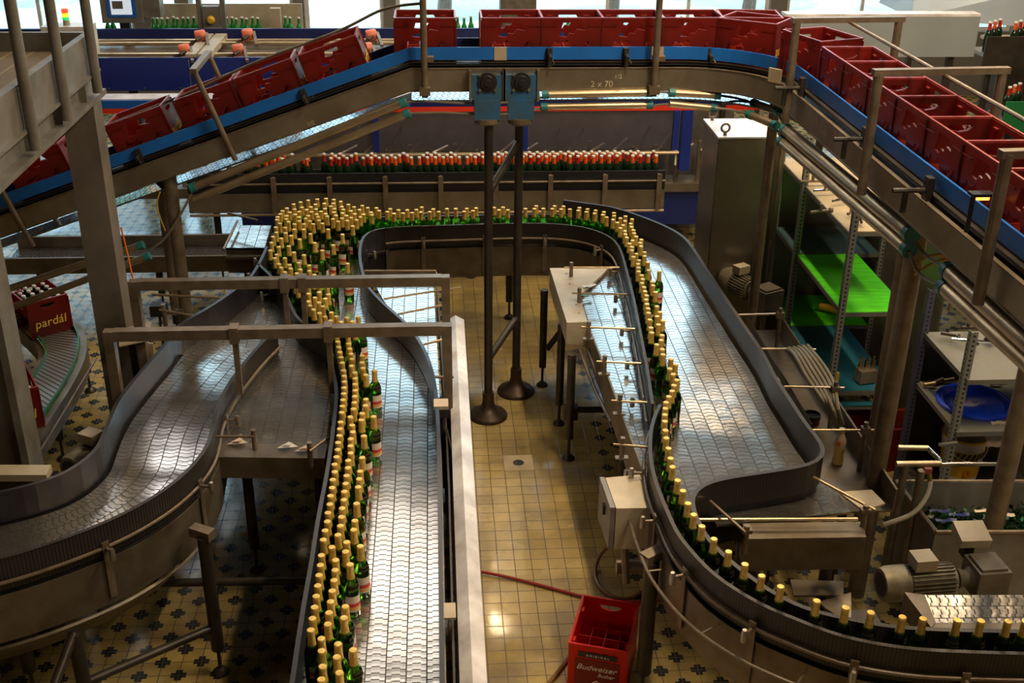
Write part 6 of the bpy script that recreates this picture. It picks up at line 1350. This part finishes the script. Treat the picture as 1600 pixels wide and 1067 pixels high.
# panel with touch screen, signal tower, e-stop box
c = aty(193, 0, 12.8); tp_ = thing('operator_terminal', 'grey hanging control panel with a blue framed touch screen', 'control panel', tuple(c))
def pq(a, b, Y): return aty(a, b, Y)
x0, x1 = aty(158, 20, 12.8).x, aty(222, 20, 12.8).x; zl, zh = aty(190, 36, 12.8).z, 2.42
obj('housing', MB().bx(x0, x1, 12.8, 13.0, zl, zh).bx(x1, x1+.18, 12.85, 13.05, zl+.05, zh), 'grey', tp_); obj('screen_frame', MB().bx(x0+.07, x1-.06, 12.79, 12.8, zl+.06, zh-.03), 'midblue', tp_); sc2 = obj('screen', MB().bx(x0+.11, x1-.10, 12.784, 12.79, zl+.09, zh-.06), 'screen_glow', tp_); obj('screen_window', MB().bx(x0+.13, x0+.24, 12.781, 12.784, zl+.15, zl+.23), 'grey', sc2)
obj('support_arm', MB().bx((x0+x1)/2-.05, (x0+x1)/2+.05, 12.85, 12.95, 0, zl), 'dark', tp_)
c = aty(103, 30, 12.0); sg = thing('signal_tower', 'small signal tower with red, amber and green lamps on a grey box', 'signal light', tuple(c))
for i, (mt, z) in enumerate((('red_lamp', 17), ('yellow_lamp', 23), ('green_lamp', 28))):
    z_ = aty(103, z, 12).z; obj('lamp_segment', MB().lathe([(.033, -.02), (.033, .02), (0, .02)], (c.x, 12, z_), 14), mt, sg)
z_ = aty(103, 36, 12).z; obj('tower_stem', MB().lathe([(.033, 0), (.033, .05)], (c.x, 12, z_-.02), 14), 'beige', sg); obj('junction_box', MB().bx(aty(67, 36, 12).x, aty(143, 36, 12).x, 11.9, 12.15, aty(100, 48, 12).z-.3, z_-.02), 'white', sg)
c = aty(331, 30, 12.9); es = thing('emergency_stop_station', 'grey switch box with a yellow stop button between two uprights', 'switch box', tuple(c)); obj('box_body', MB().box((c.x, 12.9, c.z+.03), (.17, .1, .22)), 'grey', es); obj('stop_button', MB().lathe([(.045, 0), (.045, .02), (.025, .05), (0, .05)], (c.x, 12.85, c.z), 18, axis=(0, -1, 0)), 'yellow', es, True)
obj('upright', MB().bx(c.x-.15, c.x-.10, 12.88, 12.95, 1.2, 2.5).bx(c.x+.10, c.x+.15, 12.88, 12.95, 1.2, 2.5), 'grey', es)
for i, (a, w_) in enumerate(((426, 14), )):
    c = aty(430, 30, 13.0); bx_ = thing('small_control_box', 'small cream control box among the rear green bottles', 'control box', tuple(c)); obj('box_body', MB().box((c.x, 13.06, c.z), (.11, .08, .22)), 'beige', bx_); obj('box_stand', MB().bx(c.x-.02, c.x+.02, 13.08, 13.10, 0, c.z-.11), 'dark', bx_)
# pillars
for a, b_, Yp, mt, lb in ((782, 838, 12.95, 'motor_end', 'wide brown-grey roof pillar behind the row of red crates'), (274, 296, 15.6, 'grey', 'grey pillar before the windows right of the control panel')):
    xa_, xb2 = aty(a, 20, Yp).x, aty(b_, 20, Yp).x; p_ = thing('roof_pillar', lb, 'pillar', ((xa_+xb2)/2, Yp, 0)); obj('shaft', MB().bx(xa_, xb2, Yp, Yp+.3, .02, ZC), mt, p_); obj('base_plate', MB().bx(xa_-.05, xb2+.05, Yp-.05, Yp+.35, 0, .02), mt, p_)
# stainless hood and big guard at upper right
YH = 9.3
a_, b_, c_2, d_2 = aty(1228, 30, YH), aty(1533, 24, YH), aty(1522, 92, YH), aty(1385, 85, YH)
hd = thing('stainless_hood', 'large plain stainless guard panel at the upper right behind the crates', 'guard', (a_.x+.6, YH, 0)); zl = aty(1450, 89, YH).z; zh = aty(1450, 26, YH).z
obj('panel', MB().bx(a_.x, b_.x, YH, YH+.03, zl, zh), 'hood', hd); obj('top_lip', MB().bx(a_.x, b_.x, YH, YH+.14, zh, zh+.02), 'white_steel', hd); obj('panel_stand', MB().bx(a_.x+.4, a_.x+.45, YH+.03, YH+.08, 0, zl+.1).bx(b_.x-.2, b_.x-.15, YH+.03, YH+.08, 0, zl+.1), 'dark', hd)
YG = 11.2; x0 = aty(1425, 20, YG).x; h2 = thing('slanted_hood', 'wide pale slanted hood in the top right corner', 'hood', (x0+1, YG, 0)); z0 = aty(1500, 28, YG).z; z1 = z0+.55
obj('hood_sheet', MB().hexa([(x0, YG, z0), (x0+2.6, YG-.3, z0-.15), (x0+2.6, YG+1.0, z0-.15), (x0, YG+.9, z0), (x0+.1, YG+.25, z0+.22), (x0+2.6, YG+.1, z1), (x0+2.6, YG+1, z1), (x0+.1, YG+.8, z0+.3)]), 'hood', h2); obj('hood_leg', MB().bx(x0+.15, x0+.2, YG+.3, YG+.35, 0, z0+.02).bx(x0+2.2, x0+2.25, YG+.3, YG+.35, 0, z0), 'dark', h2)
# right rear low conveyors with dark bottles
yk = 9.9
for (name_, lb, ax0, ax1, yv, pyv, zshift) in (('rear_dark_bottle_conveyor', 'conveyor with small dark bottles under the slanted hood', 1525, 1640, 10.2, 78, .15), ('rear_dark_bottle_conveyor', 'lower green-edged conveyor with brown bottles at the right edge', 1555, 1680, 9.85, 178, .15)):
    z = aty(1580, pyv, yv).z; xa_, xb2 = aty(ax0, pyv, yv).x, aty(ax1, pyv, yv).x; t_ = thing(name_, lb, 'conveyor', ((xa_+xb2)/2, yv, 0)); obj('slat_chain', MB().bx(xa_, xb2, yv-.15, yv+.15, z-.03, z), 'steel', t_); obj('side_plate', MB().bx(xa_, xb2, yv-.17, yv-.15, z-.12, z+zshift), 'green_trim' if pyv > 100 else 'dark', t_); legs(t_, [(xa_+.15, yv), (xb2-.15, yv)], top=z-.05, r=.03)
    i = 0; x = xa_+.05
    while x < xb2-.04:
        dup(o1 if i % 2 else o2, (x, yv-.08+.07*(i % 3), z+.0005), (0, 0, 0), 'dark bottle on the %s' % lb.split(' with ')[0].replace('conveyor', 'conveyor at the right edge') if pyv > 100 else 'dark bottle on the conveyor under the slanted hood', 'dark bottles on the %s' % ('right edge conveyor' if pyv > 100 else 'hood conveyor')); x += .078; i += 1
# tangle of rails at the right rear
tg = thing('rail_framework', 'framework of thin steel guide rails and brackets at the right rear', 'framework', (3.4, 9, 0)); mb = MB()
for i in range(14):
    z = .95+.03*(i % 4); y = 7.95+.07*i; mb.tube([(3.45+.1*(i % 3), y, z), (5.0, y+.12*math.sin(i), z+.02)], .012, 6)
for i in range(9): x = 3.5+.16*i; mb.tube([(x, 8.0+.1*(i % 3), .5), (x, 8.0+.1*(i % 3), 1.12)], .014, 6)
for i in range(6): x = 3.5+.25*i; mb.tube([(x, 7.8, .98), (x+.1, 9.1, 1.0)], .012, 6)
obj('guide_rail', mb, 'frame', tg, True); obj('table_top', MB().bx(3.4, 5.2, 7.9, 9.2, .80, .84), 'dark', tg); [obj('leg', MB().bx(a_, a_+.06, b_, b_+.06, 0, .8), 'dark', tg) for a_, b_ in ((3.45, 8), (4.9, 8), (3.45, 9.1))]
c = aty(1568, 72, 10.7); kb = thing('control_cabinet', 'dark control cabinet with small red lights at the right edge', 'cabinet', (c.x+.2, 10.9, 0)); obj('cabinet_body', MB().bx(c.x+.02, c.x+.6, 10.75, 11.05, 0, c.z), 'dark', kb); obj('top_plate', MB().bx(c.x-.05, c.x+.65, 10.7, 11.1, c.z, c.z+.03), 'beige', kb)
# structures under/behind the left incline: low tables and frame
lt_ = thing('roller_table', 'low steel roller table behind the left bend with wet shiny top', 'table', (-2.2, 9.2, 0)); z = .55
obj('table_top', MB().ribbon([Vector((-3.6, 9.5, z)), Vector((-1.4, 9.5, z))], [Vector((-3.6, 9.2, z)), Vector((-1.4, 9.2, z))], .03, 4), 'chain_wet', lt_); obj('side_rail', MB().bx(-3.6, -1.4, 9.16, 9.19, z-.1, z+.04).bx(-3.6, -1.4, 9.51, 9.54, z-.1, z+.1), 'plate', lt_); legs(lt_, [(-3.4, 9.35), (-2.4, 9.35), (-1.6, 9.35)], top=z-.05, r=.03)
# infeed stub at the left of the crowd
st = thing('infeed_table', 'small slat-topped infeed table left of the dense crowd', 'table', (-1.5, 8.3, 0)); q = [at(353, 387, .93), at(414, 387, .93), at(424, 352, .93), at(371, 352, .93)]
A = [q[0].lerp(q[3], i/6) for i in range(7)]; B = [q[1].lerp(q[2], i/6) for i in range(7)]
obj('slat_top', MB().ribbon(B, A, .02, 6), 'chain', st); obj('table_body', MB().hexa([Vector((v.x, v.y, .72)) for v in q]+[Vector((v.x, v.y, .908)) for v in q]), 'plate', st); obj('end_roller', MB().tube([q[0]+Vector((-.0, -.03, -.08)), q[1]+Vector((0, -.03, -.08))], .035, 12), 'dark', st, True); obj('edge_rail', MB().tube([at(349, 390, .98), at(371, 345, .98)], .010, 8).tube([at(356, 333, 1.05), at(402, 344, 1.05)], .009, 8), 'frame', st, True); legs(st, [((q[0]+q[1])/2)[:2]], top=.72, r=.03)
# frame with rods left of far portal
fr = thing('guide_rod_stand', 'stand with two guide rods left of the bypass conveyor entrance', 'stand', tuple(at(272, 470, .9))); mb = MB()
for (x0, y0, x1, y1) in ((238, 460, 350, 466), (249, 484, 310, 495)): mb.tube([at(x0, y0, 1.0), at(x1, y1, 1.0)], .009, 8)
obj('guide_rod', mb, 'duct', fr, True)
for a, b in ((268, 462), (256, 486)): c = at(a, b, .98); obj('clamp_post', MB().tube([c+Vector((0, 0, -.15)), c+Vector((0, 0, .05))], .016, 10).box(c+Vector((.02, 0, -.12)), (.09, .03, .03)), 'frame', fr, True)
c = at(268, 470, 1.0); obj('stand_post', MB().tube([(c.x+.02, c.y, 0), (c.x+.02, c.y, .9)], .025, 10), 'dark', fr, True)
c = at(249, 475, .45); o = thing('black_junction_box', 'small black box on the shiny floor behind the far portal post', 'electrical box', (c.x, c.y, 0)); obj('box_body', MB().bx(c.x-.07, c.x+.05, c.y-.05, c.y+.05, .36, .45), 'black', o); obj('box_stand', MB().bx(c.x-.02, c.x+.0, c.y-.01, c.y+.01, 0, .36), 'dark', o)
q = at(205, 545, .95); o = thing('sheet_cover', 'pale bent sheet metal cover behind the near portal post', 'cover', (q.x, q.y, .5)); tri = [at(184, 515, 1.05), at(236, 502, 1.05), at(233, 530, 1.05), at(186, 540, 1.05)]
obj('top_sheet', MB().hexa([v+Vector((0, 0, -.01)) for v in tri]+tri), 'beige', o); e1_ = [at(211, 535, 1.0), at(238, 535, 1.0)]; obj('side_sheet', MB().bar(at(224, 535, .98), at(226, 585, .75), .12, .01), 'beige', o); obj('cover_stand', MB().bx(q.x-.02, q.x+.02, q.y+.02, q.y+.05, 0, .98), 'dark', o)
c = at(40, 745, .9); o = thing('machine_cover', 'flat beige cover over dark machinery at the left edge', 'cover', (c.x, c.y, .6)); q = [at(-60, 742, .9), at(72, 742, .9), at(80, 726, .9), at(-60, 726, .9)]; obj('cover_sheet', MB().hexa([v+Vector((0, 0, -.04)) for v in q]+q), 'beige', o); obj('cover_body', MB().hexa([Vector((v.x, v.y+.02, 0)) for v in q]+[Vector((v.x, v.y+.02, .85)) for v in q]), 'dark', o)
# thin rail and hose left of motor, standing bracket
o = obj('guide_rod', MB().tube([at(52, 722, .55), at(120, 610, .55), at(150, 560, .5)], .008, 8), 'frame', None, True); tag(o, 'thin steel rod running beside the low crate conveyor', 'rod')
